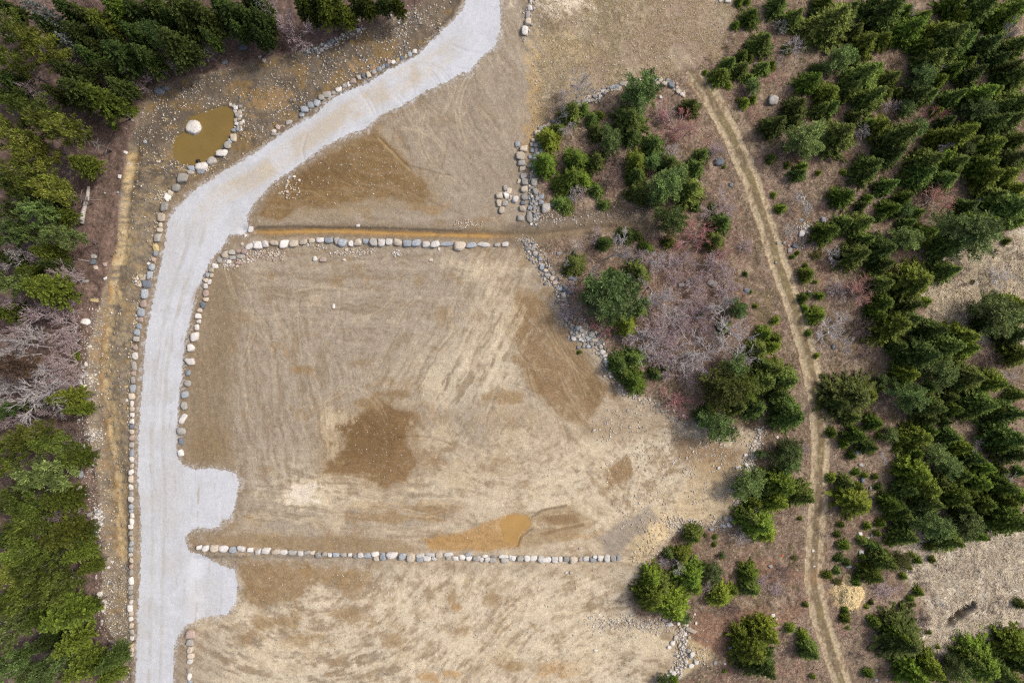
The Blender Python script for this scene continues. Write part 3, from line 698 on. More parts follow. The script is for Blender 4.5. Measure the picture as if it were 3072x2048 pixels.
MARKS = [('muddy pond', 470, 310), ('gravel road\'s top end', 1105, 20), ('fallen bleached log', 198, 470), ('pale oval forest-edge boulder', 198, 738), ('upper gravel turnout', 500, 1130), ('lower gravel turnout', 500, 1350),
         ('upper wall\'s far end', 1150, 560), ('heap of square boulders', 1165, 460), ('grove\'s stone arc', 1500, 185), ('earth cut', 1400, 515), ('grey brush boulder', 1635, 650),
         ('lower wall\'s far end', 1425, 1280), ('yellowish spoil mound', 1610, 1500), ('white trackside stone', 1841, 538), ('mottled flat boulder', 1773, 230),
         ('pale grass clearing', 2240, 690), ('straw clearing', 2250, 1320), ('straw gully', 2200, 1415), ('woodchip pile', 1945, 1360), ('top right corner', 2352, 0), ('middle right edge', 2352, 784),
         ('orange-twigged tree', 2150, 455), ('red-twigged tree', 2150, 262), ('salmon-twigged tree', 1965, 670), ('top edge above the track', 1750, 0), ('bottom right corner', 2352, 1568),
         ('track\'s bottom end', 1930, 1568), ('upper left edge', 0, 392), ('middle left edge', 0, 784), ('bottom left corner', 0, 1568), ('top left corner', 0, 0), ('top edge above the pond', 465, 0), ('big round trackside conifer', 1962, 915),
         ('pink bare shrub', 1560, 920), ('lower left edge', 0, 1176), ('upper right edge', 2352, 392), ('lower right edge', 2352, 1176), ('top edge\'s dark spruces', 2080, 0)]
DIRS = ['right of', 'up-right of', 'above', 'up-left of', 'left of', 'down-left of', 'below', 'down-right of']
_pending = []
def locate(o, look, noun, wx_, wy_, extra=None):
    """remember a thing; name_all() words its label from the landmark beside it"""
    _pending.append((o, look, noun, wx_ / D + 1176, -wy_ / D + 784))
def name_all():
    by = {}
    for o, look, noun, x, y in _pending:
        k = min(range(len(MARKS)), key=lambda i: math.hypot(x - MARKS[i][1], y - MARKS[i][2]))
        mx, my = MARKS[k][1], MARKS[k][2]
        d = int(round(math.degrees(math.atan2(my - y, x - mx)) / 45.0)) % 8
        by.setdefault((noun, k, d), []).append((math.hypot(x - mx, y - my), o, look))
    for (noun, k, d), rows in by.items():
        rows.sort(key=lambda r_: r_[0])
        for i, (_, o, look) in enumerate(rows):
            lead = f'{look} {noun}'
            if len(rows) == 1: o['label'] = f'{lead} {DIRS[d]} the {MARKS[k][0]}'
            else: o['label'] = f'{lead}, {ORD[min(i, 15)]} {noun.split()[-1]} {DIRS[d]} the {MARKS[k][0]}'

OWN = [(2154, 459, 'tree', 'leafless tree with orange twigs standing among dark spruces'), (2152, 262, 'tree', 'leafless tree with crimson twigs deep in the spruce stand'),
       (1971, 670, 'tree', 'leafless tree with salmon twigs between track and bushy firs'), (1553, 921, 'tree', 'leafless pink shrub-like tree on the corner of the pad'),
       (198, 738, 'boulder', 'pale oval boulder lying alone at the forest edge'), (1635, 651, 'boulder', 'large grey boulder lying in the pinkish brush'),
       (1841, 537, 'boulder', 'clean white boulder beside the pale rubble near the track'), (1773, 231, 'boulder', 'big mottled flat boulder in the brush above the spruces'),
       (1956, 909, 'spruce', 'very large round bushy spruce right beside the track'), (1958, 906, 'conifer', 'round bushy spruce')]
def name_own():
    for mx, my, word, text in OWN:
        best = min((p for p in _pending if word in p[2]), key=lambda p: math.hypot(p[3] - mx, p[4] - my), default=None)
        if best and math.hypot(best[3] - mx, best[4] - my) < 9: best[0]['label'] = text

# ------------------------------------------------------------------ boulders
def ico(n):
    import bmesh
    bm = bmesh.new(); bmesh.ops.create_icosphere(bm, subdivisions=n, radius=1.0)
    v = np.array([tuple(x.co) for x in bm.verts]); f = np.array([[q.index for q in p.verts] for p in bm.faces]); bm.free()
    return v, f
IV, IF = ico(3)
def rock_shape(seed, blocky):
    r = np.random.default_rng(seed)
    nrm = [np.array(a, float) for a in ((1, 0, 0), (-1, 0, 0), (0, 1, 0), (0, -1, 0), (0, 0, 1), (0, 0, -1))]
    ks = [r.uniform(.72, .98) for _ in range(6)]
    for _ in range(9):
        a = r.normal(size=3); nrm.append(a / np.linalg.norm(a)); ks.append(r.uniform(.78, 1.08))
    nn = [a + r.normal(0, .16, 3) for a in nrm]
    nn = np.array([a / np.linalg.norm(a) for a in nn]); ks = np.array(ks)
    dt = IV @ nn.T
    rad = np.where(dt > .05, ks / np.maximum(dt, .05), 9)
    p = 9.0 + 12 * blocky
    rad = (np.sum(rad ** -p, 1)) ** (-1 / p)
    rad = rad * (1 + .10 * (fbm(IV[:, 0] * 2.1 + 9 * seed, IV[:, 1] * 2.1 + IV[:, 2] * 1.7, 800 + seed, 4) - .5) + .06 * (fbm(IV[:, 1] * 6 + seed, IV[:, 2] * 6 + IV[:, 0] * 5, 830 + seed, 2) - .5))
    v = IV * rad[:, None]
    v -= (v.max(0) + v.min(0)) / 2
    v /= (v.max(0) - v.min(0)) / 2
    return v
NROCK = 26
ROCK_ME = {}
_rv = [rock_shape(900 + i, (i % 3) / 2) for i in range(NROCK)]
def rock_mesh(i, c):
    if (i, c) not in ROCK_ME: ROCK_ME[i, c] = make_mesh('rock', _rv[i], IF, ROCK[c], smooth=True)
    return ROCK_ME[i, c]
CNAME = {'w': 'white', 'p': 'tan', 'g': 'grey', 'b': 'blue-grey', 'd': 'dark blue-grey', 'k': 'pinkish', 'y': 'yellowish'}
rk = random.Random(5)
HUE = {}
def put_rock(c, r, x, y, w, h, col, ang=None):
    wx_, wy_ = tw(c, r, x, y)
    sx, sy = w * TP / 2, h * TP / 2
    big = max(w, h) >= 50
    if col == 'b' and rk.random() < .25: col = 'g'
    sz = min(sx, sy) * rk.uniform(.62, .85)
    o = bpy.data.objects.new('boulder' if big else 'stone', rock_mesh(rk.randrange(NROCK), col)); link(o)
    z = min(ground_z(wx_, wy_), ground_z(wx_ - sx * .6, wy_), ground_z(wx_ + sx * .6, wy_), ground_z(wx_, wy_ - sy * .6), ground_z(wx_, wy_ + sy * .6))
    o.location = (wx_, wy_, z + sz * .42)
    o.scale = (sx, sy, sz)
    o.rotation_euler = (rk.uniform(-.12, .12), rk.uniform(-.12, .12), math.radians(ang) if ang is not None else rk.uniform(-.14, .14) + (math.pi if rk.random() < .5 else 0))
    o['category'] = 'boulder' if big else 'stone'
    HUE[o.name] = col
    return o, big, wx_, wy_, max(w, h)
def size_word(m, a, b):
    return 'small' if m < a else 'large' if m > b else 'mid-sized'
def parse(txt):
    for ent in txt.split():
        p = ent.split(',')
        yield float(p[0]), float(p[1]), float(p[2]), float(p[3]), p[4], (float(p[5]) if len(p) > 5 else None)
def rock_row(tiles, row, end, group):
    n = 0
    for c, r, txt in tiles:
        for x, y, w, h, col, a in parse(txt):
            n += 1
            o, big, *_ , m = put_rock(c, r, x, y, w, h, col, a)
            o['label'] = f"{size_word(m, 48, 80)} {CNAME[HUE[o.name]]} {'boulder' if big else 'stone'}, {ordinal(n)} from the {end} in the {row}"
            o['group'] = group
def rock_loose(c, r, txt, group):
    for x, y, w, h, col, a in parse(txt):
        o, big, wx_, wy_, m = put_rock(c, r, x, y, w, h, col, a)
        o['group'] = group
        locate(o, f'{size_word(m, 48, 80)} {CNAME[HUE[o.name]]}', 'boulder' if big else 'stone', wx_, wy_)

big_w, _, bx_, by_, _ = put_rock(0, 0, 1765, 1163, 146, 146, 'w')
big_w.scale.z = .6; big_w.location.z = -.55
big_w['label'] = 'big rounded white boulder standing in the muddy pond'
rock_row([(1,0,"160,1230,46,38,g 165,1207,50,46,w 200,1168,42,52,k,50 300,1122,62,50,g 415,1048,56,50,b 443,1002,76,66,b 498,967,66,60,b 555,943,58,66,b,-20 598,895,62,50,b 648,868,82,60,g 708,852,46,36,g 762,825,62,52,w,20 810,792,50,52,g 852,768,42,50,w 890,745,62,60,k 942,713,48,50,g 985,687,42,50,d 1033,683,50,62,p 1082,657,52,50,g 1128,635,54,56,b 1167,612,38,46,b 1203,600,48,46,d 1220,563,38,44,k 1260,567,44,46,w 1300,547,38,46,y 1347,530,52,40,d 1377,513,30,46,y 1412,502,46,50,b 1458,470,52,44,w")],
         'upper roadside row', 'pond', 'boulders along the upper road')
rock_row([(0,0,"2140,1262,60,85,p 2105,1292,52,50,b 2085,1330,60,70,g 2040,1342,30,30,d 2030,1400,106,72,w 1940,1478,88,82,g,35 1850,1530,118,82,w 1750,1545,78,56,b"),
          (0,1,"1840,5,78,50,b 1745,8,70,44,g 1685,70,104,100,g 1622,157,78,82,g 1567,205,54,58,p 1533,248,80,74,w,-30 1517,335,76,98,g 1488,432,80,80,p 1475,497,36,46,p 1472,545,54,42,p 1455,610,72,92,g 1435,705,64,82,y 1433,762,44,54,b 1415,815,48,48,k 1397,888,60,76,b 1375,960,58,78,b 1350,1040,88,80,d 1337,1130,68,94,b 1317,1217,72,76,k 1303,1300,66,80,b 1290,1368,58,56,k 1278,1427,58,62,b 1260,1487,62,60,b 1255,1545,58,52,b"),
          (0,2,"1245,62,50,50,k 1240,135,62,72,w 1232,220,50,96,b 1228,290,48,42,k 1225,350,48,72,g 1222,432,58,82,b 1210,505,66,66,p 1213,572,38,62,w 1215,622,52,46,p 1215,675,48,46,w 1213,732,50,52,w 1213,783,50,46,d 1213,828,46,46,p 1213,885,48,62,k 1213,950,48,56,b 1215,1020,40,72,b 1215,1083,40,56,w 1213,1140,40,46,p 1210,1197,48,50,w 1208,1263,48,76,p 1203,1337,52,56,w 1208,1397,48,50,b 1205,1450,52,60,w 1207,1510,44,50,b 1208,1555,42,40,b"),
          (0,3,"1213,25,44,54,w 1213,80,40,60,w 1203,132,46,48,w 1203,187,44,50,b 1210,240,40,48,p 1212,285,38,52,b 1205,340,46,48,b 1200,392,46,42,w 1207,440,38,50,p 1207,495,38,46,k 1205,550,40,62,g 1208,625,46,76,w 1203,690,48,52,g 1203,735,48,42,g 1206,775,42,42,b 1207,818,40,42,w 1200,880,56,72,w 1207,930,44,46,p 1203,980,44,48,w 1210,1040,44,56,p 1210,1100,46,54,g 1215,1155,42,42,w 1205,1210,54,56,y 1215,1255,46,52,p 1212,1300,34,42,p")],
         'forest-side road row', 'pond', 'boulders on the forest side of the road')
rock_row([(0,1,"1977,875,64,50,w 1947,913,52,50,p 1913,960,40,50,b 1948,960,36,42,p 1898,1012,52,46,p 1930,1022,36,52,w 1895,1062,46,54,w 1897,1128,62,64,k 1895,1182,50,40,p 1868,1235,50,64,d 1840,1280,50,46,p 1827,1335,60,54,w 1832,1383,44,38,w 1815,1437,50,60,w 1797,1525,82,88,w"),
          (0,2,"1760,60,74,72,w 1753,187,94,72,w 1735,285,52,54,b 1732,382,60,58,g 1708,485,70,64,b 1697,585,64,80,g 1685,708,52,108,w,-28 1673,822,90,68,g 1668,917,46,68,d 1668,1018,64,70,w")],
         'pad-side road row', 'upper wall', 'boulders between road and big pad')
rock_row([(0,1,"2018,818,52,66,g 2067,768,68,66,p 2130,748,66,50,g 2190,738,62,42,k 2245,743,56,60,k 2292,695,78,58,w,20 2345,680,42,62,w"),
          (1,1,"22,685,82,80,w 90,672,68,72,w 170,662,90,52,p 262,675,90,82,w 352,668,94,70,p 437,655,74,54,p 513,645,68,48,p 592,642,78,54,w 675,642,82,60,b 747,645,54,70,g 800,667,86,82,b 873,668,50,60,w 938,660,78,66,p 1007,650,64,52,b 1080,655,80,82,g 1155,665,78,76,w 1227,655,68,62,w 1302,657,88,70,p 1390,665,92,72,b 1468,665,92,74,b 1565,680,84,58,w 1648,677,88,66,w 1750,672,132,46,b 1872,697,114,90,p 1980,685,98,56,b 2090,680,126,52,w 2215,680,52,38,g 2290,675,62,46,w")],
         'upper boulder wall', 'road', 'boulders of the upper wall')
rock_row([(0,3,"1832,325,60,54,w 1897,327,64,60,w 1975,330,84,78,p 2062,332,102,68,w 2143,343,74,68,b 2223,333,78,58,w 2300,347,68,52,w"),
          (1,3,"22,355,62,56,w 97,347,82,62,w 185,355,82,54,p 260,363,78,50,w 342,368,82,52,g 412,372,60,50,w 475,368,64,42,g 522,368,46,42,p 573,387,66,60,b 635,380,52,44,g 680,390,40,42,w 735,388,72,44,b 805,390,62,42,g 862,393,44,44,w 908,405,46,52,b 960,390,56,52,w 1020,395,78,56,b 1095,385,74,52,w 1105,428,52,46,p 1165,402,60,82,b 1250,392,108,64,w 1345,405,78,72,b 1425,410,88,88,p 1508,395,78,42,w 1502,437,70,44,b 1600,385,88,36,w 1570,425,74,62,w 1635,425,56,50,w 1682,390,66,66,p 1765,385,92,42,w 1765,425,50,42,b 1828,425,66,50,w 1895,415,72,52,w 1950,388,62,32,b 1955,425,62,50,w 2025,420,76,62,b 2070,438,50,50,w 2105,405,62,32,w 2127,435,56,42,w 2175,440,62,56,b 2180,400,62,32,g 2275,405,92,38,w 2285,440,84,52,g 2340,425,34,66,w"),
          (2,3,"15,425,50,62,w 75,425,66,60,b 137,425,56,60,w 198,422,72,54,w 270,430,72,70,w 330,440,64,62,w 393,437,60,70,w 447,432,40,52,w 500,430,60,56,b 565,440,82,76,p 630,432,46,46,g 680,425,56,54,w 745,442,76,42,b 765,410,46,32,w 815,425,56,66,w 875,418,62,84,w 930,425,52,66,g 978,415,36,56,b")],
         'lower boulder wall', 'road', 'boulders of the lower wall')
rock_row([(0,3,"1757,1115,92,88,k 1752,1190,72,66,g 1750,1255,62,62,p 1757,1315,64,52,p 1748,1368,54,56,w 1745,1440,52,62,p 1743,1508,46,72,w 1740,1555,52,34,b")],
         'short row below the lower turnout', 'turnout', 'boulders by the lower turnout')
rock_row([(2,0,"50,1322,50,64,b 107,1370,74,66,p 80,1437,88,76,p 90,1500,70,62,g 97,1553,62,48,p"), (2,1,"107,52,60,48,w 65,100,32,50,p 113,107,60,62,b 112,175,66,64,p 112,243,60,64,b 100,297,46,42,d 97,348,68,56,p 78,440,66,56,g")],
         'column beside the grove', 'field above', 'boulders in the column beside the grove')
rock_row([(1,1,"2290,165,42,56,g 2327,188,50,62,p 2300,228,54,62,w,30 2342,250,32,52,p 2235,228,66,66,p 2325,275,30,26,g 2290,297,54,62,g 2230,303,56,72,p,-15 2257,367,56,72,p"), (2,1,"30,268,64,66,w")],
         'heap of square boulders', 'top', 'boulders heaped on the pad')
rock_row([(2,0,"172,20,30,62,w 163,80,52,62,w 205,90,24,30,g 145,145,42,72,b 143,210,62,62,p 182,232,30,32,g 120,290,60,88,w")], 'short row atop the field', 'top edge', 'boulders at the top of the field')
rock_row([(0,0,"2105,957,36,40,p 2135,965,36,36,b 2157,985,46,40,w 2200,975,36,32,g 2145,1010,40,44,w 2225,1010,28,30,g 2195,1028,46,46,p 2170,1055,42,44,g 2200,1062,34,30,w 2153,1097,36,40,p 2190,1090,36,32,p 2228,1112,32,36,w 2115,1107,26,28,w 2210,1132,40,40,p 2168,1130,46,30,w 2180,1155,30,32,g 2205,1165,28,26,p 2135,1187,44,40,b 2175,1182,36,34,b 2208,1187,26,22,w")], 'stone bank along the pond', 'top', 'stones along the pond')
rock_row([(2,0,"1575,882,32,36,p 1555,872,40,42,w 1522,850,42,42,p 1515,805,30,30,p 1492,825,26,26,p 1455,785,72,62,d,-15 1395,770,52,46,p 1360,735,42,56,p 1335,772,46,40,p 1325,735,40,40,w 1290,730,36,34,w 1080,745,44,32,g 1045,765,36,30,p 1012,775,62,46,g 990,810,40,40,p 960,797,52,42,b 920,805,56,36,b,20 940,830,26,24,p 967,830,26,22,p 870,838,36,32,p 855,857,26,26,g 830,843,36,32,w 795,865,42,32,p 760,885,42,36,g 810,885,36,30,w 705,890,36,28,p 740,920,42,36,g 700,927,46,38,g 660,932,52,36,g 600,945,52,36,g 375,1115,42,32,d 335,1145,42,40,p 300,1165,36,34,g 270,1182,62,50,g 235,1225,62,52,p 190,1290,38,40,p 180,1330,40,42,g 215,1340,36,32,b 260,1345,46,38,d 185,1385,42,46,b 225,1375,30,30,g 240,1415,36,36,g 270,1390,36,36,b 165,1442,36,40,b 205,1430,32,32,d 210,1470,42,46,b 180,1500,30,46,b 250,1445,30,26,p 205,1540,38,42,b"),
          (2,1,"200,40,42,62,d 180,80,32,34,g 200,112,64,76,b 215,198,62,70,g 270,240,56,60,b 230,262,36,34,g 265,290,52,50,b 195,285,32,32,g 220,310,34,30,b 165,345,46,42,b 210,345,42,36,g 200,378,30,28,p 310,350,84,88,g 160,430,58,122,b 215,410,32,42,g 230,440,26,32,b 205,450,28,32,g 175,495,26,24,w 370,310,52,48,d")],
         'stone arc round the grove', 'track', 'stones of the arc round the grove')
rock_row([(2,1,"150,640,36,30,g 150,715,52,42,g 190,715,42,52,b 212,760,52,46,b 258,810,36,42,b 275,885,42,52,b 305,918,28,32,p 355,895,32,26,b 325,963,62,38,g 365,992,46,52,p 395,1027,52,44,k 440,1085,42,42,b 490,1095,62,42,d 520,1112,52,42,d 530,985,52,42,d 575,998,42,42,d 470,1147,50,62,g 600,1445,52,46,b 640,1470,44,34,g 675,1485,72,42,g 730,1505,62,62,g 600,1520,42,32,p 565,1545,42,42,w 625,1550,28,32,w 545,1490,30,26,g 690,1530,36,34,b 760,1555,62,34,p"),
          (2,2,"735,22,38,36,g 790,22,44,32,g 700,45,38,32,b 660,40,34,36,g 815,52,38,36,g 770,55,26,26,p 830,97,52,44,w 855,133,50,32,w 868,172,56,52,w 870,212,42,42,p 900,237,36,42,p 895,280,28,26,p 968,303,32,26,g 905,325,26,24,w")],
         'broken stone line below the ditch', 'ditch', 'stones down the edge of the grove')
rock_loose(0,0,"1460,835,92,62,d,-20 1512,805,72,46,d 1225,1112,32,26,g 1155,1405,44,34,w,-30 1170,1500,34,26,w 1325,1297,36,36,b 2065,570,60,44,d 2235,440,90,50,d", 'rocks at the forest edge')
rock_loose(1,0,"35,523,30,28,g 75,560,42,42,p 930,182,36,34,b 1232,150,38,56,b 940,280,42,28,w,20 1508,207,24,24,g 670,400,46,40,b 700,375,44,36,b 600,455,40,34,w 570,480,36,30,g 640,420,34,30,w", 'rocks at the forest edge')
rock_loose(0,1,"865,785,62,50,g 860,840,64,50,d 790,1385,90,60,w,-10 860,1190,82,36,y,-6 780,1017,78,30,g 970,865,42,42,k 1100,55,32,42,w 1085,200,24,24,b 970,208,22,22,g 970,990,40,24,w,35 890,890,44,40,p 1280,965,34,30,y 1305,992,56,34,p 1275,1050,50,36,p 1365,855,34,30,w 1325,965,32,28,p 1245,1395,40,24,y 1250,1330,28,24,w 1255,1360,22,24,w", 'rocks along the drainage strip')
rock_loose(0,2,"825,45,34,22,w,35 792,210,30,42,w 760,240,34,30,g 750,315,58,50,w 740,370,34,62,w 785,300,28,38,b 780,410,34,34,w 738,532,40,32,w 740,660,44,36,w 780,645,36,44,y 728,718,36,24,w 1158,540,30,28,w 1152,415,36,26,y 770,968,40,40,w 782,945,30,24,w 705,962,40,42,p 728,1000,34,50,p 765,1008,48,30,w,20 757,1218,44,72,b 708,1353,26,26,w 745,1340,36,36,p 790,1415,36,30,w", 'rocks along the forest edge')
rock_loose(0,3,"830,18,52,38,b 895,15,44,24,w 873,153,50,42,g 905,308,38,36,w 850,80,26,60,w 900,205,36,32,g 920,110,50,28,w 885,50,40,30,w 925,745,54,46,w 918,778,36,28,p 945,805,34,32,p 965,825,30,34,w 960,870,24,50,p 945,905,30,36,w 935,1000,32,28,w 938,1022,28,24,w 880,595,20,46,w 985,510,34,24,w 1010,465,32,20,w 945,515,30,22,w 1015,1180,40,26,p", 'rocks along the forest edge')
rock_loose(0,1,"2300,537,54,66,w 2255,597,30,30,w 2225,672,30,30,p 2075,803,54,30,g,25 2140,800,62,46,b 2205,787,66,46,g 2105,838,46,46,w 2145,868,32,24,k 2185,845,56,36,k 2180,878,30,24,p 2215,850,30,28,k 2120,865,24,20,w", 'stones by the wall\'s corner')
rock_loose(1,1,"613,815,62,50,k 543,810,42,48,w 935,507,42,32,w 810,820,36,30,p 1605,820,42,30,p 1680,722,24,34,w 830,725,28,30,p 350,55,30,22,w 400,90,22,24,w 715,1245,26,46,w 285,135,28,26,p 290,195,28,28,p 215,210,26,26,p", 'stones lying on the pad')
rock_loose(2,0,"1905,1490,82,78,d 1365,893,32,32,w 1980,10,56,44,w 1912,8,34,34,w 2245,590,40,36,b 800,310,20,20,p", 'rocks in the brush')
rock_loose(2,1,"1838,1037,94,66,g,-30 1615,1040,46,66,g 1555,1050,56,40,g 1637,1008,30,32,d 2157,1102,70,50,d,-15 1712,1345,52,44,d,-30 2012,132,42,42,d 1285,830,44,52,d 435,760,50,26,b", 'rocks in the brush')
rock_loose(2,2,"1575,682,28,30,w 1897,1160,30,30,w 2235,1183,34,50,p 2065,1160,28,34,w 2150,1125,36,38,w 2190,1045,32,62,g 2085,1150,30,26,w 2180,1185,32,28,w 2265,808,36,28,w 2275,835,36,26,p 2225,915,30,26,w 2030,790,28,24,w 2215,990,24,28,w 1065,635,32,26,g 755,815,32,26,p 2140,1040,32,40,w 2000,1355,28,22,w", 'stones along the pad\'s far edge')
rock_loose(2,3,"1450,1025,66,42,w 1405,985,62,36,g 1640,1075,102,42,p,-25 2005,1235,44,42,w 1978,1270,28,28,w 1985,1283,30,22,w 1635,1390,52,46,w 1640,1285,46,58,w 1680,1355,46,46,w 1470,1195,42,42,w 1440,1235,40,36,w 1500,1150,36,34,p 1850,1358,40,46,g 1530,1025,30,30,w 1690,1015,24,30,w 1325,1012,32,28,g 1680,935,18,28,w 1385,452,32,26,g 630,327,36,26,p 770,1277,34,20,w 1985,115,38,48,w 1955,52,44,52,p 2010,62,40,28,b 1830,155,42,30,b 1855,92,34,36,p 1565,155,42,24,w 1945,125,38,36,w 1945,1375,24,20,w 1480,1470,44,40,w 1440,1500,40,34,w 1490,1495,34,28,p 1455,1455,32,30,w 1590,1350,36,36,w 1610,1255,34,40,g 1590,1110,36,30,w 1620,1140,34,32,p 500,560,20,18,w 545,560,36,26,p", 'stones by the spoil mound')
rock_loose(3,0,"38,925,92,96,g", 'rocks beside the track')
rock_loose(3,1,"307,580,52,64,w 248,692,60,48,d,-15 197,728,42,54,b 503,455,42,56,b 205,598,28,46,g 145,662,32,30,g 85,665,26,36,g 375,1118,34,36,g 70,845,24,24,g 300,455,46,30,b", 'rocks beside the track')
rock_loose(3,2,"823,1012,52,46,b 850,1132,50,38,b 868,1265,46,62,d 600,50,32,42,b 940,1345,24,38,g 85,877,24,32,w 1165,1300,30,36,b", 'rocks east of the track')
rock_loose(3,3,"838,195,48,40,w 850,360,44,52,w 740,497,56,28,b 20,497,40,36,g 38,940,36,36,w 70,975,40,26,p 990,1540,44,30,b 910,235,44,34,g 950,210,26,44,g 1725,1157,30,18,w 410,350,24,26,w 420,495,28,16,w,20", 'rocks east of the track')

# ------------------------------------------------------------------ loose rubble too small to pick apart
PAL = {'w': rgb(212, 206, 198), 'p': rgb(196, 180, 156), 'g': rgb(158, 154, 148), 'b': rgb(128, 138, 148), 'k': rgb(190, 168, 154), 'y': rgb(196, 172, 122), 'd': rgb(104, 98, 88)}
def scatter(name, label, specs, seed, cat='stones'):
    r = np.random.default_rng(seed); VV = []; FF = []; CC = []; base = 0
    shapes = []
    for i in range(10):
        v = IV0 * (1 + r.normal(0, .22, (len(IV0), 1))) * r.uniform(.75, 1.2, 3) * np.array([1, 1, .7]); shapes.append(v)
    for kind, geo, n, smin, smax, pal in specs:
        if kind == 'e':
            cx, cy, rx, ry = geo; a = r.uniform(0, 2 * math.pi, n); q = np.sqrt(r.random(n)) * (0.4 + 0.75 * r.random(n))
            x = cx + np.cos(a) * q * rx; y = cy + np.sin(a) * q * ry
        elif kind == 'l':
            pts, wd = geo; pts = np.array(pts, float); seg = np.hypot(*(pts[1:] - pts[:-1]).T); cum = np.concatenate([[0], np.cumsum(seg)])
            t = r.random(n) * cum[-1]; k = np.clip(np.searchsorted(cum, t) - 1, 0, len(seg) - 1); f = (t - cum[k]) / seg[k]
            x = pts[k, 0] + (pts[k + 1, 0] - pts[k, 0]) * f + r.normal(0, wd * .5, n); y = pts[k, 1] + (pts[k + 1, 1] - pts[k, 1]) * f + r.normal(0, wd * .5, n)
        else:
            poly = geo; xs = [p[0] for p in poly]; ys = [p[1] for p in poly]
            x = r.uniform(max(min(xs), -20), min(max(xs), 2370), n * 4); y = r.uniform(max(min(ys), -20), min(max(ys), 1590), n * 4)
            clump = fbm(x / 30, y / 30, 650 + seed, 3)
            ok = (poly_sdf(poly, x, y) > 0) & (clump + r.random(len(x)) * .3 > .58)
            x, y = x[ok][:n], y[ok][:n]
        keep = poly_sdf(ROAD, x, y) < -3; keep &= poly_sdf(POND, x, y) < 1; x, y = x[keep], y[keep]
        m = len(x)
        s = smin + (smax - smin) * r.random(m) ** 2.2
        wx_ = (x - 1176) * D; wy_ = -(y - 784) * D; z = ground_z_arr(wx_, wy_)
        which = r.integers(0, 10, m); ang = r.uniform(0, 6.28, m)
        cc = np.array([PAL[k] for k in pal])[r.integers(0, len(pal), m)] * r.uniform(.8, 1.15, (m, 1))
        for q in range(10):
            sel = np.where(which == q)[0]
            if not len(sel): continue
            v = shapes[q]; nv = len(v)
            ca, sa = np.cos(ang[sel])[:, None], np.sin(ang[sel])[:, None]
            X = (v[None, :, 0] * ca - v[None, :, 1] * sa) * s[sel, None] * .5 + wx_[sel, None]
            Y = (v[None, :, 0] * sa + v[None, :, 1] * ca) * s[sel, None] * .5 + wy_[sel, None]
            Zz = v[None, :, 2] * s[sel, None] * .5 + z[sel, None] + s[sel, None] * .12
            VV.append(np.stack([X, Y, Zz], -1).reshape(-1, 3))
            FF.append((IF0[None] + (np.arange(len(sel)) * nv)[:, None, None] + base).reshape(-1, 3)); base += len(sel) * nv
            CC.append(np.repeat(np.concatenate([cc[sel], np.zeros((len(sel), 1))], 1), nv, 0))
    o = obj(name, make_mesh(name, np.concatenate(VV), np.concatenate(FF), M['stone'], np.concatenate(CC)))
    tag(o, label, cat, kind='stuff')
    return o
def octa():
    v = np.array([(1,0,0),(-1,0,0),(0,1,0),(0,-1,0),(0,0,1),(0,0,-1),(.7,.7,.25),(-.7,.7,.25),(.7,-.7,.25),(-.7,-.7,.25)], float)
    f = [(4,0,6),(4,6,2),(4,2,7),(4,7,1),(4,1,9),(4,9,3),(4,3,8),(4,8,0),(5,6,0),(5,2,6),(5,7,2),(5,1,7),(5,9,1),(5,3,9),(5,8,3),(5,0,8)]
    return v, np.array(f)
IV0, IF0 = octa()
ARC = [(1228,512),(1222,440),(1228,370),(1240,310),(1290,285),(1340,240),(1400,205),(1490,182),(1545,195),(1568,218)]
EDGE = [(1212,560),(1240,600),(1285,660),(1302,715),(1320,770),(1370,785),(1400,850)]
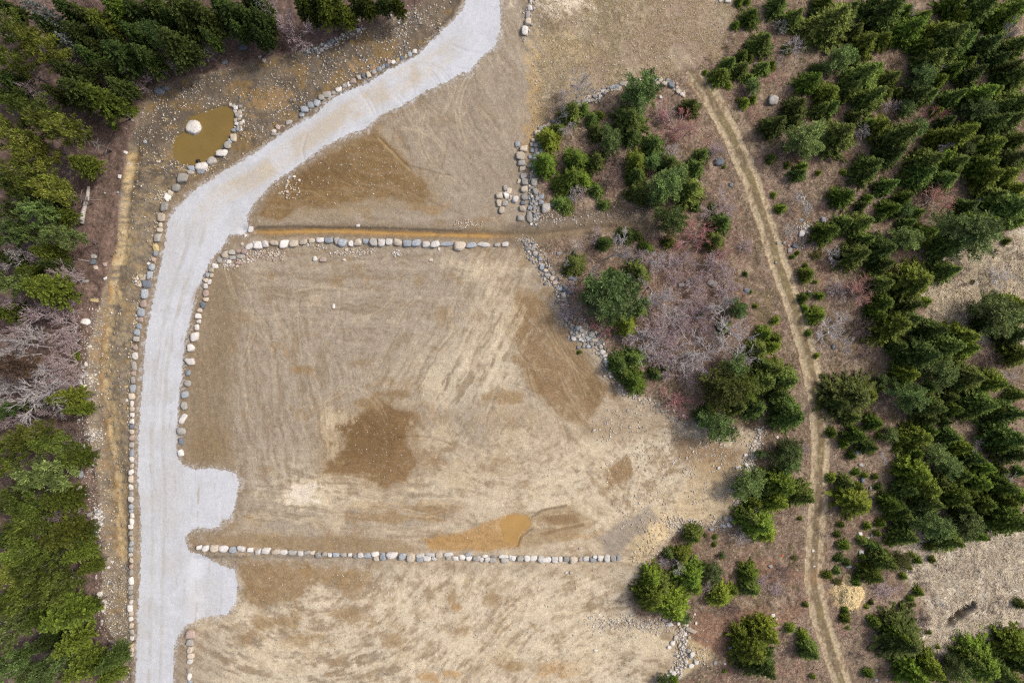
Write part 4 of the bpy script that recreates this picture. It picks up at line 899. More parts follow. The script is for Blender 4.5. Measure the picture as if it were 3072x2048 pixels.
scatter('rubble', 'loose broken stones strewn over the graded ground and banks', [
    ('p', DITCHW, 5200, .08, .34, 'wppgggyb'), ('p', [(300,330),(345,205),(520,162),(700,118),(850,68),(1000,0),(1040,30),(960,110),(700,260),(560,340),(480,395),(400,420)], 2600, .07, .26, 'wwwpgy'),
    ('l', ([(700,118),(735,112),(770,98)], 8), 160, .14, .4, 'wbgw'), ('l', ([(770,98),(800,78),(840,66)], 8), 120, .12, .35, 'wwg'), ('l', ([(900,110),(930,60),(960,20)], 26), 260, .08, .24, 'wwg'),
    ('l', ([(225,700),(206,800),(196,900),(200,1000),(215,1100),(222,1180)], 26), 1500, .07, .26, 'wwgkpg'), ('e', (205,870,16,24), 160, .1, .35, 'wwg'), ('e', (212,1000,22,20), 240, .1, .3, 'wwg'), ('e', (200,940,14,14), 90, .1, .3, 'wwp'),
    ('e', (225,1190,12,34), 420, .12, .42, 'wwwgb'), ('l', ([(222,1180),(232,1260),(238,1330),(240,1400),(262,1480),(282,1560)], 26), 900, .07, .26, 'wwgpg'), ('p', [(238,1280),(300,1280),(300,1480),(262,1480),(238,1400)], 700, .07, .24, 'wwpgy'),
    ('l', ([(392,440),(360,500),(345,640),(318,690),(305,760),(300,860),(298,1000)], 9), 800, .08, .3, 'ppywg'), ('e', (320,642,18,14), 170, .14, .4, 'yppw'), ('e', (368,450,12,18), 80, .12, .3, 'wpp'),
    ('l', ([(510,610),(560,595),(600,580),(650,585)], 14), 420, .10, .34, 'wwpk'), ('l', ([(760,580),(860,578)], 10), 160, .12, .34, 'wwpp'), ('e', (910,580,12,10), 50, .12, .3, 'ww'), ('l', ([(680,562),(750,568)], 6), 70, .12, .34, 'pw'),
    ('e', (665,432,34,34), 80, .08, .34, 'wpp'), ('p', [(596,492),(650,418),(800,325),(900,340),(985,440),(800,462),(650,505)], 260, .06, .22, 'wpp'), ('e', (1075,515,40,12), 120, .1, .3, 'wpp'),
    ('p', [(745,978),(885,928),(960,960),(945,1060),(885,1124),(745,1086)], 110, .06, .2, 'wpp'), ('p', [(450,600),(1200,580),(1400,900),(1500,1250),(460,1240)], 1300, .05, .15, 'wwpg'),
    ('p', [(450,1290),(1450,1300),(1550,1450),(1500,1560),(450,1560)], 1700, .06, .2, 'wwpg'), ('p', [(1350,950),(1480,910),(1740,985),(1690,1160),(1540,1200),(1420,1230)], 1300, .07, .28, 'wwpp'),
    ('l', ([(1745,985),(1735,1040),(1705,1090),(1690,1150)], 14), 520, .12, .42, 'wwp'), ('l', ([(1530,1200),(1600,1205),(1680,1205)], 16), 460, .1, .36, 'wwp'), ('l', ([(1350,1430),(1450,1430),(1540,1440)], 18), 520, .1, .3, 'wwp'),
    ('l', ([(1545,1560),(1570,1500),(1560,1450),(1580,1430)], 14), 420, .14, .46, 'wwwp'), ('e', (1610,1500,40,40), 160, .1, .3, 'wyp'), ('p', [(1235,-20),(1690,-20),(1650,130),(1500,180),(1300,250),(1220,330)], 1300, .06, .22, 'wwp'),
    ('l', ([(1222,0),(1212,50),(1205,90)], 10), 130, .12, .34, 'pwg'), ('l', ([(1230,100),(1225,300)], 14), 260, .08, .2, 'pyw'), ('l', (ARC, 9), 620, .18, .5, 'ggpwb'), ('l', (ARC[:4], 14), 380, .18, .5, 'bgbgp'), ('l', (EDGE, 18), 1000, .12, .46, 'gbwgp'), ('p', [(1440,1300),(1470,1200),(1545,1190),(1530,1250),(1480,1310)], 260, .08, .3, 'ypw'), ('l', ([(1395,850),(1420,900),(1500,925),(1560,965)], 14), 260, .1, .36, 'wpg'), ('e', (1350,775,34,16), 200, .2, .5, 'gbgw'),
    ('e', (1300,665,22,14), 90, .2, .5, 'bbgd'), ('l', ([(1185,545),(1225,560),(1215,590)], 12), 160, .1, .3, 'gwp'), ('l', ([(1230,500),(1500,490)], 24), 300, .08, .26, 'wpg'), ('e', (1262,500,40,20), 90, .08, .3, 'wpg'),
    ('e', (1850,525,26,18), 150, .1, .3, 'wwp'), ('e', (1835,560,34,20), 60, .1, .3, 'gwb'), ('p', [(1600,960),(1745,985),(1690,1160),(1560,1100)], 400, .08, .26, 'wwp'), ('p', BRUSH, 900, .06, .2, 'wpg'), ('l', (ROAD[1:29], 9), 1500, .06, .17, 'gwg'), ('l', (ROAD[30:-1], 9), 1500, .06, .17, 'gwg')], 3)
# ------------------------------------------------------------------ trees
def leaves(P, Dv, L, W, tip, bri, rg):
    """diamond-shaped needle sprays: P base, Dv direction, L length, W width"""
    n = len(P)
    up = rg.normal(size=(n, 3)) * np.array([.45, .45, .2]) + np.array([0, 0, 1.0])
    sd = np.cross(Dv, up); sd /= np.linalg.norm(sd, axis=1, keepdims=True) + 1e-9
    a = P; b = P + Dv * (L * .55)[:, None] + sd * (W * .5)[:, None]; c = P + Dv * L[:, None]; d = P + Dv * (L * .55)[:, None] - sd * (W * .5)[:, None]
    V = np.stack([a, b, c, d], 1).reshape(-1, 3); F = np.arange(4 * n).reshape(-1, 4)
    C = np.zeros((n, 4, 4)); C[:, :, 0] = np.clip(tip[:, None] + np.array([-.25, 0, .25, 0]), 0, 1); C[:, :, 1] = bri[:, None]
    return V, F, C.reshape(-1, 4)
def spruce_crown(seed, zb=.04, layers=19, asp=3.0, dens=1.0, pw=.8):
    r = np.random.default_rng(seed); P = []; Dv = []; L = []; tip = []; bri = []
    lob = r.uniform(0, 6.28, 3)
    for i in range(layers):
        t = (i + r.uniform(-.3, .3)) / (layers - 1); t = min(max(t, 0), 1)
        z = zb + (1 - zb) * t; R = (1 - t) ** pw * .97 + .035
        nb = max(4, int((6 + 8 * (1 - t)) * dens))
        off = r.uniform(0, 6.28)
        for k in range(nb):
            az = off + 6.283 * k / nb + r.normal(0, .22)
            ln = R * r.uniform(.68, 1.12) * (1 + .13 * math.sin(2 * az + lob[0]) + .08 * math.sin(3 * az + lob[1])); lb = r.uniform(.6, 1.3)
            ns = max(3, int(3 + 11 * ln))
            for s_ in np.linspace(.22, 1, ns):
                px = np.array([math.cos(az) * ln * s_, math.sin(az) * ln * s_, z - .05 * R * s_ + .03 * R * s_ ** 3 + r.normal(0, .006)])
                for da in ((-.75, .75, 0) if s_ < .95 else (-.5, 0, .5)):
                    aa = az + da + r.normal(0, .22)
                    P.append(px); Dv.append((math.cos(aa), math.sin(aa), r.normal(.02, .10)))
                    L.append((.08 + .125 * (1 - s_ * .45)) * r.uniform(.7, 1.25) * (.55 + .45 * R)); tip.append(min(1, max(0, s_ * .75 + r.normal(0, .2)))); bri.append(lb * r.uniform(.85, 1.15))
    for k in range(8):
        P.append((0, 0, .955)); aa = r.uniform(0, 6.28); Dv.append((math.cos(aa) * .5, math.sin(aa) * .5, .35)); L.append(.09); tip.append(.8); bri.append(1.1)
    P = np.array(P, float); Dv = np.array(Dv); Dv /= np.linalg.norm(Dv, axis=1, keepdims=True); Dv[:, 2] /= asp; L = np.array(L)
    return leaves(P, Dv, L, L * .36, np.array(tip), np.array(bri), r)
def pine_crown(seed, zb=.3, limbs=34, asp=2.4, tuft=.21, per=66, flat=.5, top=.72):
    r = np.random.default_rng(seed); P = []; Dv = []; L = []; tip = []; bri = []
    lob = r.uniform(0, 6.28, 3)
    for i in range(limbs):
        t = (i + r.random()) / limbs; z = zb + (1 - zb) * t
        R = math.sqrt(max(.02, 1 - ((t - .25) / .78) ** 2)) if t > .25 else .8 + .2 * t / .25
        az = i * 2.4 + r.normal(0, .3)
        ln = R * r.uniform(.62, 1.1) * (1 + .15 * math.sin(2 * az + lob[0]) + .1 * math.sin(3 * az + lob[1]))
        nt = max(1, int(1.2 + 3.6 * ln)); lb = r.uniform(.5, 1.3)
        for s_ in np.linspace(.35, 1, nt) if nt > 1 else [1.0]:
            c = np.array([math.cos(az) * ln * s_, math.sin(az) * ln * s_, z + .05 * s_ - .03]) + r.normal(0, .05, 3) * np.array([1, 1, .4])
            tb = lb * r.uniform(.82, 1.18); tr_ = tuft * r.uniform(.7, 1.25)
            m = int(per * r.uniform(.8, 1.2))
            u = r.normal(size=(m, 3)); u[:, 2] = np.abs(u[:, 2]) * flat + .05; u /= np.linalg.norm(u, axis=1, keepdims=True)
            q = r.uniform(.0, .75, m)[:, None]
            pp = c + u * q * tr_ * np.array([1, 1, 1 / asp])
            P += list(pp); dd = u + r.normal(0, .35, (m, 3)); dd /= np.linalg.norm(dd, axis=1, keepdims=True); dd[:, 2] /= asp
            Dv += list(dd); L += list(tr_ * r.uniform(.36, .66, m)); tip += list(np.clip(q[:, 0] * 1.3 - .12 + u[:, 2] * .25 + r.normal(0, .12, m), 0, 1)); bri += list(tb * r.uniform(.85, 1.15, m))  # tip also lightens upward needles and darkens tuft insides: light painted into colour
    P = np.array(P); Dv = np.array(Dv); L = np.array(L)
    return leaves(P, Dv, L, L * .30, np.array(tip), np.array(bri), r)

def tubes(segs, sides=3):
    """segs: list of (p0, p1, r0, r1, tip0, tip1) -> open tubes"""
    A = np.array([s_[0] for s_ in segs], float); B_ = np.array([s_[1] for s_ in segs], float)
    r0 = np.array([s_[2] for s_ in segs]); r1 = np.array([s_[3] for s_ in segs]); t0 = np.array([s_[4] for s_ in segs]); t1 = np.array([s_[5] for s_ in segs])
    d = B_ - A; d /= np.linalg.norm(d, axis=1, keepdims=True) + 1e-9
    ref = np.where(np.abs(d[:, 2:3]) > .9, np.array([[1., 0, 0]]), np.array([[0, 0, 1.]]))
    u = np.cross(d, ref); u /= np.linalg.norm(u, axis=1, keepdims=True) + 1e-9; v = np.cross(d, u)
    n = len(segs); V = np.zeros((n, 2, sides, 3)); C = np.zeros((n, 2, sides, 4)); C[..., 1] = 1
    for k in range(sides):
        a = 2 * math.pi * k / sides; w = u * math.cos(a) + v * math.sin(a)
        V[:, 0, k] = A + w * r0[:, None]; V[:, 1, k] = B_ + w * r1[:, None]
    C[:, 0, :, 0] = t0[:, None]; C[:, 1, :, 0] = t1[:, None]
    idx = np.arange(n * 2 * sides).reshape(n, 2, sides); F = []
    for k in range(sides):
        k2 = (k + 1) % sides; F.append(np.stack([idx[:, 0, k], idx[:, 0, k2], idx[:, 1, k2], idx[:, 1, k]], -1))
    return V.reshape(-1, 3), np.concatenate(F), C.reshape(-1, 4)
def trunk_mesh(name, mat, seed, thick=.05, top=.97, snags=26, z0=.06, z1=.55):
    r = np.random.default_rng(seed); segs = []; p = np.zeros(3); n = 7
    p[2] = -.03
    for i in range(n):
        q = np.array([r.normal(0, .012), r.normal(0, .012), top * (i + 1) / n]); a, b = i / n, (i + 1) / n
        segs.append((p.copy(), q.copy(), thick * (1 - a) ** .8 + .006, thick * (1 - b) ** .8 + .006, a * .6, b * .6)); p = q
    V, F, C = tubes(segs, 7)
    s2 = []
    for _ in range(snags):
        z = r.uniform(z0, z1); az = r.uniform(0, 6.28); ln = r.uniform(.15, .55)
        e = np.array([math.cos(az) * ln, math.sin(az) * ln, z + r.uniform(-.02, .03)])
        s2.append(((0, 0, z), e, .012, .004, .5, 1.0))
        for _ in range(2):
            f = r.uniform(.4, .9); a2 = az + r.normal(0, .8); b0 = np.array([0, 0, z]) * (1 - f) + e * f
            s2.append((b0, b0 + np.array([math.cos(a2), math.sin(a2), .02]) * ln * .35, .006, .003, .8, 1.0))
    if s2:
        V2, F2, C2 = tubes(s2, 3)
        F = [F, F2 + len(V)]; V = np.concatenate([V, V2]); C = np.concatenate([C, C2])
    return make_mesh(name, V, F, mat, C)
def bare_tree(name, mat, seed, stems=1, spread=.6, levels=4, asp=1.6, kids=4, thick=.04, flare=0, twig=.0065):
    r = np.random.default_rng(seed); segs = []
    def grow(p, d, ln, rad, lv):
        n = 3 if lv < 2 else 2
        pts = [p]; dd = d.copy()
        for i in range(n):
            dd = dd + r.normal(0, .13, 3) + np.array([0, 0, .05]); dd /= np.linalg.norm(dd)
            pts.append(pts[-1] + dd * ln / n)
        for i in range(n):
            a, b = i / n, (i + 1) / n
            ra, rb = rad * (1 - .5 * a), rad * (1 - .5 * b)
            ta = (lv + a) / (levels + .999); tb = (lv + b) / (levels + .999)
            segs.append((pts[i], pts[i + 1], ra, rb, ta ** 1.2, tb ** 1.2))
        if lv < levels:
            m = kids + (1 if r.random() < .5 else 0)
            for k in range(m):
                f = r.uniform(.3, 1.0) if k else 1.0
                j = min(n - 1, int(f * n)); q = pts[j] + (pts[j + 1] - pts[j]) * (f * n - j)
                u = r.normal(size=3); u -= dd * (u @ dd); u /= np.linalg.norm(u) + 1e-9
                nd = dd * 1.0 + u * r.uniform(.35, .95) * spread * 1.4; nd[2] += .05; nd /= np.linalg.norm(nd)
                grow(q, nd, ln * r.uniform(.5, .78), max(rad * .55, twig), lv + 1)
    for s_ in range(stems):
        az = 6.283 * s_ / stems + r.normal(0, .3); lean = (r.uniform(.25, 1.0) * spread if stems > 1 else r.uniform(0, .2)) + flare
        d = np.array([math.cos(az) * lean, math.sin(az) * lean, 1.0]); d /= np.linalg.norm(d)
        grow(np.array([math.cos(az), math.sin(az), 0]) * (.04 if stems > 1 else 0), d, .62 if stems > 1 else .75, thick / (1.6 if stems > 1 else 1), 1 if stems > 2 else 0)
    V, F, C = tubes(segs, 3)
    c = np.zeros(2); rr = np.percentile(np.hypot(V[:, 0], V[:, 1]), 97)
    V[:, :2] /= rr; V[:, 2] -= V[:, 2].min(); V[:, 2] /= V[:, 2].max(); V[:, 2] -= .02
    return make_mesh(name, V, F, mat, C)

NV = 5
CROWN = {}
def crown_mesh(nm, data, mat): return make_mesh(nm, data[0], data[1], mat, data[2])
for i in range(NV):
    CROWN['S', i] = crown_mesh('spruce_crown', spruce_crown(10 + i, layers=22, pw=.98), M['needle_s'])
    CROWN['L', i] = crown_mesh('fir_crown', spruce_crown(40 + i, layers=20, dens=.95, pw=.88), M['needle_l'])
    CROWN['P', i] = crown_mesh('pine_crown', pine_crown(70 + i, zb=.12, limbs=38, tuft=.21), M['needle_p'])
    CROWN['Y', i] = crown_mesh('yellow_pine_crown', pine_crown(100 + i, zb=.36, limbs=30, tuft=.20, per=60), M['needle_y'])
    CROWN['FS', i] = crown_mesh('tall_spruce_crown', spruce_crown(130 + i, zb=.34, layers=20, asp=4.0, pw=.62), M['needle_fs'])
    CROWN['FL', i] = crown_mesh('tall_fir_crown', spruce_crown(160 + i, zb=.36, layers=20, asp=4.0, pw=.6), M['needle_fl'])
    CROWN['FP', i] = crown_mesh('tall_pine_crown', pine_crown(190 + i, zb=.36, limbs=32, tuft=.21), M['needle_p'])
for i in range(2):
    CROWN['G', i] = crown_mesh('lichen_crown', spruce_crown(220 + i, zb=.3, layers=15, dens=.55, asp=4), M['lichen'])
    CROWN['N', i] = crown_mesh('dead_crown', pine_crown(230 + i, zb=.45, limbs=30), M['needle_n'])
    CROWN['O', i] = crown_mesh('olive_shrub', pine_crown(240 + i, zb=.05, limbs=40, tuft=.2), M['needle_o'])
TRUNK = [trunk_mesh('trunk', M['bark'], 300 + i, snags=0) for i in range(2)]
TALL = [trunk_mesh('tall_trunk', M['bark'], 310 + i, thick=.06) for i in range(3)]
BARE = {}
for k, mat in (('D', 'bark_grey'), ('R', 'bark_red'), ('A', 'bark_orange'), ('K', 'bark_pink'), ('B', 'bark_brown')):
    for i in range(2):
        BARE[k, i] = bare_tree('bare_' + k, M[mat], 400 + ord(k) * 3 + i, stems=(1 if k == 'D' else 4 + 3 * i), kids=3, levels=5, spread=.62 if k == 'D' else .7, twig=.0058)
BARE['T', 0] = bare_tree('forest_bare', M['bark_grey'], 455, stems=1, kids=4, levels=4, spread=.8, thick=.03, twig=.008)
BARE['T', 1] = bare_tree('forest_bare', M['bark_pink'], 457, stems=2, kids=4, levels=4, spread=.75, thick=.03, twig=.008)

SPEC = {'S': ('spruce_tree', 'spruce', 'dark green'), 'L': ('fir_tree', 'fir', 'bright green'), 'P': ('pine_tree', 'pine', 'blue-green'), 'Y': ('pine_tree', 'pine', 'yellow-green'),
        'G': ('dead_spruce', 'dead spruce', 'lichen-grey'), 'N': ('dead_pine', 'dead pine', 'rusty brown'), 'O': ('shrub', 'shrub', 'olive')}
tr_r = random.Random(21)
def plant(c, r, x, y, rad, kind, hh=None):
    ax, ay = tw(c, r, x, y)
    forest = c == 0 or (c == 1 and r == 0)
    R = rad * TP
    if forest and rad > 62:
        h = hh or max(8.5, min(14.0, 3.2 * R + 4)) * tr_r.uniform(.85, 1.1); fc = .66
    else:
        h = hh or R * {'S': 3.0, 'L': 2.7, 'P': 2.5, 'Y': 2.6, 'O': 1.2}.get(kind, 3.0) * tr_r.uniform(.88, 1.15); fc = .42
    k = (CAM_H - fc * h) / CAM_H
    bx, by = ax * k, ay * k; R *= k * (1.22 if kind in 'SL' else 1.08)
    if not forest and c >= 2 and kind in 'SL' and abs(ax) > 35: R *= .96
    if forest: R *= .74 if kind == 'Y' else .82
    if c == 3 and rad > 60: R *= 1.10; h *= 1.15
    if c == 2 and rad > 46: R *= 1.10
    base = ground_z(bx, by) - .05
    nm, noun, colour = SPEC[kind]
    key = kind
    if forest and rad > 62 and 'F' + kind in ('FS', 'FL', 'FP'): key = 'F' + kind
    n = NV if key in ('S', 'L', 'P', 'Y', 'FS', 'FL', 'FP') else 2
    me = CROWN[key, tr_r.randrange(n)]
    sw = 'small' if rad < 62 else 'mid-sized' if rad < 115 else 'large' if rad < 175 else 'very large'
    if rad < 46 and kind in 'SLPO':
        o = bpy.data.objects.new('conifer_sapling' if kind != 'O' else 'shrub', me); link(o)
        o.location = (bx, by, base); o.scale = (R * 1.1, R * 1.1, h); o.rotation_euler = (0, 0, tr_r.uniform(0, 6.28))
        o['category'] = 'sapling' if kind != 'O' else 'shrub'; o['group'] = 'young conifers in the brush'
        locate(o, f'tiny {colour}' if rad < 32 else f'small {colour}', 'conifer sapling' if kind != 'O' else 'shrub', ax, ay); return
    e = bpy.data.objects.new(nm, None); link(e); e.empty_display_size = .3
    e.location = (bx, by, base); e.scale = (R, R, h); e.rotation_euler = (tr_r.uniform(-.03, .03), tr_r.uniform(-.03, .03), tr_r.uniform(0, 6.28))
    obj('trunk', (TALL if forest else TRUNK)[tr_r.randrange(2)], e); obj('crown', me, e)
    e['category'] = noun.split()[-1] + ' tree' if noun not in ('shrub',) else 'shrub'
    e['group'] = 'western forest' if forest else 'trees of the grove' if c == 2 else 'spruce stand'
    locate(e, f'{sw} {colour}', noun, ax, ay)
def parse_t(txt):
    for ent in txt.split():
        p = ent.split(',')
        yield float(p[0]), float(p[1]), float(p[2]), p[3], (float(p[4]) if len(p) > 4 else None)
def trees(c, r, txt):
    for x, y, rad, kind, hh in parse_t(txt): plant(c, r, x, y, rad, kind, hh)
BN = {'D': 'grey', 'R': 'red-twigged', 'A': 'orange-twigged', 'K': 'pinkish', 'B': 'dark brown', 'T': 'pale grey'}
def bares(c, r, txt):
    """x, y of the crown as seen, radius, kind, height"""
    for x, y, rad, kind, hh in parse_t(txt):
        ax, ay = tw(c, r, x, y); R = rad * TP; h = hh or max(1.2, R * 1.5)
        k = (CAM_H - .6 * h) / CAM_H; bx, by = ax * k, ay * k; R *= k
        low = h < 2.6
        o = bpy.data.objects.new('bare_shrub' if low else 'bare_tree', BARE[kind, tr_r.randrange(2)]); link(o)
        o.location = (bx, by, ground_z(bx, by)); o.scale = (R, R, h); o.rotation_euler = (tr_r.uniform(-.05, .05), tr_r.uniform(-.05, .05), tr_r.uniform(0, 6.28))
        o['category'] = 'bare shrub' if low else 'bare tree'; o['group'] = 'leafless trees and shrubs'
        locate(o, f"leafless {BN[kind]}", 'shrub' if low else 'broadleaf tree', ax, ay)

# western forest
trees(0,0,"200,330,190,Y 420,470,190,Y 130,600,150,Y 640,640,130,S 700,290,120,S 950,200,140,L 1060,70,140,L 1250,120,140,S 1430,80,150,S 1690,70,160,S 1860,150,130,S 2130,130,140,S 2010,40,100,S 1440,320,130,P 1590,390,160,S 1100,480,150,S 1340,530,120,S 1720,300,90,S 690,810,150,S 880,900,150,L 1080,780,110,S 380,1050,230,Y 170,1230,210,Y 600,1180,200,Y 330,1440,200,Y 740,1500,110,L 70,720,110,S 330,100,150,G 70,60,90,S 620,380,90,G 600,60,110,S 820,520,100,S 500,850,80,S 1190,1010,55,L 1035,1150,32,L 1010,650,80,S 60,880,90,S 1910,330,70,S 450,250,110,S 880,420,90,S 2280,40,80,S 780,120,80,S 2270,150,110,S 2200,270,80,S 1980,200,90,S 1560,180,90,S 980,330,100,S 1230,310,110,S")
trees(1,0,"640,50,140,L 830,120,80,L 1170,10,90,S 20,330,80,S 500,110,80,S 40,60,80,G 150,390,40,L 1010,20,80,L 930,10,100,S 60,170,110,S 440,30,110,L 690,10,110,S 20,40,110,S 560,20,100,S 1290,15,70,L")
trees(0,1,"280,60,200,Y 530,190,150,Y 120,150,170,Y 420,280,130,S 90,560,170,P 290,560,120,P 390,390,140,P 540,400,90,L 600,590,130,P 60,370,120,P 430,740,100,L 580,775,45,L 270,940,100,L 380,1090,170,L 130,1040,140,P 60,1290,110,L 300,250,110,S 480,880,90,S 60,800,90,S")
trees(0,2,"190,215,130,N 310,570,90,L 570,520,110,L 30,640,120,P 120,950,150,Y 330,880,170,Y 520,940,160,Y 640,1070,120,L 430,1180,190,P 70,1130,130,Y 130,1440,160,Y 340,1500,170,Y 530,1470,140,L 680,130,42,L 250,1270,90,S 660,640,70,L")
trees(0,3,"280,80,190,Y 550,210,170,L 300,340,210,Y 120,540,210,Y 430,500,210,Y 560,660,180,Y 240,760,190,Y 700,390,100,L 780,520,80,L 560,950,180,L 740,930,90,L 380,940,140,L 120,1080,190,P 640,1200,140,L 80,1420,170,P 480,1420,150,P 290,1460,110,P 760,1420,160,L 1000,1370,100,S 980,1510,100,L 40,250,110,S 30,850,120,S 420,1180,110,S 800,190,42,L 690,240,90,S 350,1240,90,S")
bares(0,0,"1210,640,170,T,6 770,70,140,B,8 270,780,180,T,8 1890,420,90,T,5 60,250,120,K,7 1560,560,80,T,4 30,560,110,T,8")
bares(1,0,"300,150,240,T,8 120,60,110,K,7 230,330,110,B,3 700,170,80,B,2")
bares(0,1,"200,830,200,T,8 560,960,150,K,8 330,1380,330,T,9 560,1420,220,K,6 640,800,120,B,3 600,1180,120,K,4 770,260,60,B,2 880,700,60,B,1.5 120,1220,160,T,9 480,1240,170,T,7 180,1480,190,T,9 620,1540,150,K,5 360,860,150,T,7 300,700,120,T,6")
bares(0,2,"330,420,320,T,10 260,60,200,T,8 560,200,170,K,6 230,700,150,T,7 560,640,130,T,5 180,1240,120,B,6 660,830,90,B,3 690,300,90,K,3 120,120,180,T,9 420,250,170,T,7 480,560,160,T,6 90,480,200,T,9 620,60,130,K,5 380,660,150,T,7 60,760,150,T,8 560,400,150,K,6")
bares(0,3,"560,50,110,K,7 760,240,80,B,3 790,870,80,B,3 800,650,70,B,3 830,1080,80,B,3 900,380,60,B,1.6 890,1000,60,B,1.6 850,350,60,K,1.6")
# grove and pad edge
trees(2,0,"2205,150,80,L 2065,225,40,L 2310,390,90,S 2205,412,48,S 2125,510,52,L 2195,525,32,L 2000,590,66,S 2115,635,70,S 1920,690,82,L 2315,620,66,S 2185,710,42,L 2215,800,62,P 2145,940,46,L 2220,910,36,L 1995,785,30,L 2095,12,36,L 2165,12,30,L 1180,860,150,P,6.5 1090,1095,125,S,5.5 1655,975,80,S 905,1290,98,P 870,1410,42,P 555,1020,88,S 740,1090,60,S 770,1210,70,S 815,1050,34,L 345,1265,88,L 420,1180,56,S 310,1500,98,L 600,1465,104,L 775,1480,78,S 1310,1340,100,S 1150,1480,98,L 1285,1490,72,P 1755,1420,66,S 1450,1500,98,S 1690,1540,76,S 1100,1250,84,S 660,1000,50,S 1000,1180,60,S 1780,660,22,L 1955,1530,18,L 2080,920,26,O")
trees(2,1,"560,60,110,L 470,120,80,L 650,90,80,L 780,165,66,S 850,310,50,S 1400,140,150,P,7 1650,180,120,S,6 1560,40,90,S 1170,190,90,S,4 1150,40,80,S 1450,460,125,P,7 1450,640,56,L 1930,470,86,S 1880,640,84,S 1060,590,74,S 1165,600,38,S 1235,700,58,L 580,860,88,S,3 450,290,70,S,2 880,1130,235,P,8 1160,920,95,S,4 1050,1420,96,L 1180,1280,62,S 850,660,62,S 1845,330,36,S 2240,1245,22,L 2150,945,22,L 2330,1490,64,L 1290,250,80,P 500,330,60,S,1.5 1690,330,40,S 940,960,60,S 2060,1270,80,P,4 1950,1430,60,S,2 1740,1310,24,L 2200,1110,20,L")
trees(2,2,"985,205,88,S 1130,150,92,S 1130,360,98,L 1030,300,60,S 1320,295,56,S 1410,230,36,S 1990,400,190,Y,7 1860,470,110,Y,5 2030,230,100,P,6 1870,770,135,P,6 1800,680,80,S 2310,370,125,S,6 2250,610,95,S 2270,70,90,S 2160,1310,125,P 2330,1350,84,S 2275,1030,46,P 2230,1480,80,L 2080,600,80,S 2120,420,100,Y,6 620,100,20,L 2330,220,70,S")
trees(2,3,"1670,215,78,S,4 2260,100,130,L,6 2180,40,90,S,5 2330,200,80,L 1290,610,92,L 1290,770,130,L,6 1480,860,140,L,6.5 1560,960,60,P 1560,400,82,L 1450,390,52,S 1650,590,115,L 1840,560,88,P 1690,680,66,L 1380,680,90,S 1925,770,96,L 2040,715,46,L 2185,570,86,L 2205,700,84,S 2200,1240,150,L,7 2290,1380,140,S,7 2330,1100,100,L,6 1380,1555,56,P 1490,1552,46,L 1930,400,28,P 1870,230,24,L 1865,300,20,L 1950,1455,18,L 1780,210,22,O")
bares(2,0,"1540,1140,240,R,5 1620,1200,150,R,3.5 610,850,180,D,7 570,1230,140,D,4 420,1060,110,D,4 1880,1380,110,K,2.2 960,1470,120,B,2 1400,1040,110,K,2 470,900,90,K,2 1480,1420,110,D,2.2 700,1300,100,B,1.6")
bares(2,1,"900,70,130,B,3 490,230,130,D,3 640,220,90,K,2.5 1700,620,230,R,4.5 1740,540,150,R,3 1950,280,160,K,3.5 1880,880,170,K,3.5 900,780,240,D,6 620,690,80,D,2.5 1300,1050,230,D,5 700,940,110,D,4 1100,960,70,D,3 700,1350,130,D,4 530,1270,130,K,3 860,1450,150,R,2.6 1380,1450,210,K,4 2010,1330,230,D,5 2060,1490,220,D,5 1980,1110,160,K,2.5 780,590,90,K,2 1500,1290,110,D,2 1180,800,110,K,2.4 1650,1180,130,K,2.4 1330,850,130,D,2.4 1600,820,110,K,2 1500,980,110,K,2.2 1580,1450,120,K,2.4 1780,1230,120,K,2.4 2150,700,90,K,1.5 560,1060,80,K,2 500,840,50,D,2.5 1420,1150,150,D,3 1250,1250,150,K,2.6 1700,1050,140,K,2.5 1800,1420,150,K,3 1150,1500,150,K,2.6 1480,1380,130,D,2.6 1640,1320,140,K,2.6 1420,860,150,K,2.6 1230,960,120,D,3 2000,980,130,K,2.4 1900,780,130,R,2.5 1830,350,110,K,2")
bares(2,2,"1510,560,165,R,3 1250,60,200,D,4 1690,150,220,D,4 1500,110,150,K,3 2080,70,190,D,5 2260,1500,90,D,2.5 960,470,80,D,1.6 1620,330,110,K,2 1330,130,120,K,2.4 1830,60,150,D,3 1420,60,160,K,2.8 1580,220,150,D,2.6 1760,250,140,K,2.6 1420,260,110,K,2.2")
bares(2,3,"2100,215,100,D,2.6 1560,510,90,T,3 1830,650,110,T,1.6 1400,490,70,T,1.6 2320,640,90,K,1.6 1450,420,80,K,1.6 2000,900,100,B,1.4 2100,1480,110,B,1.4")
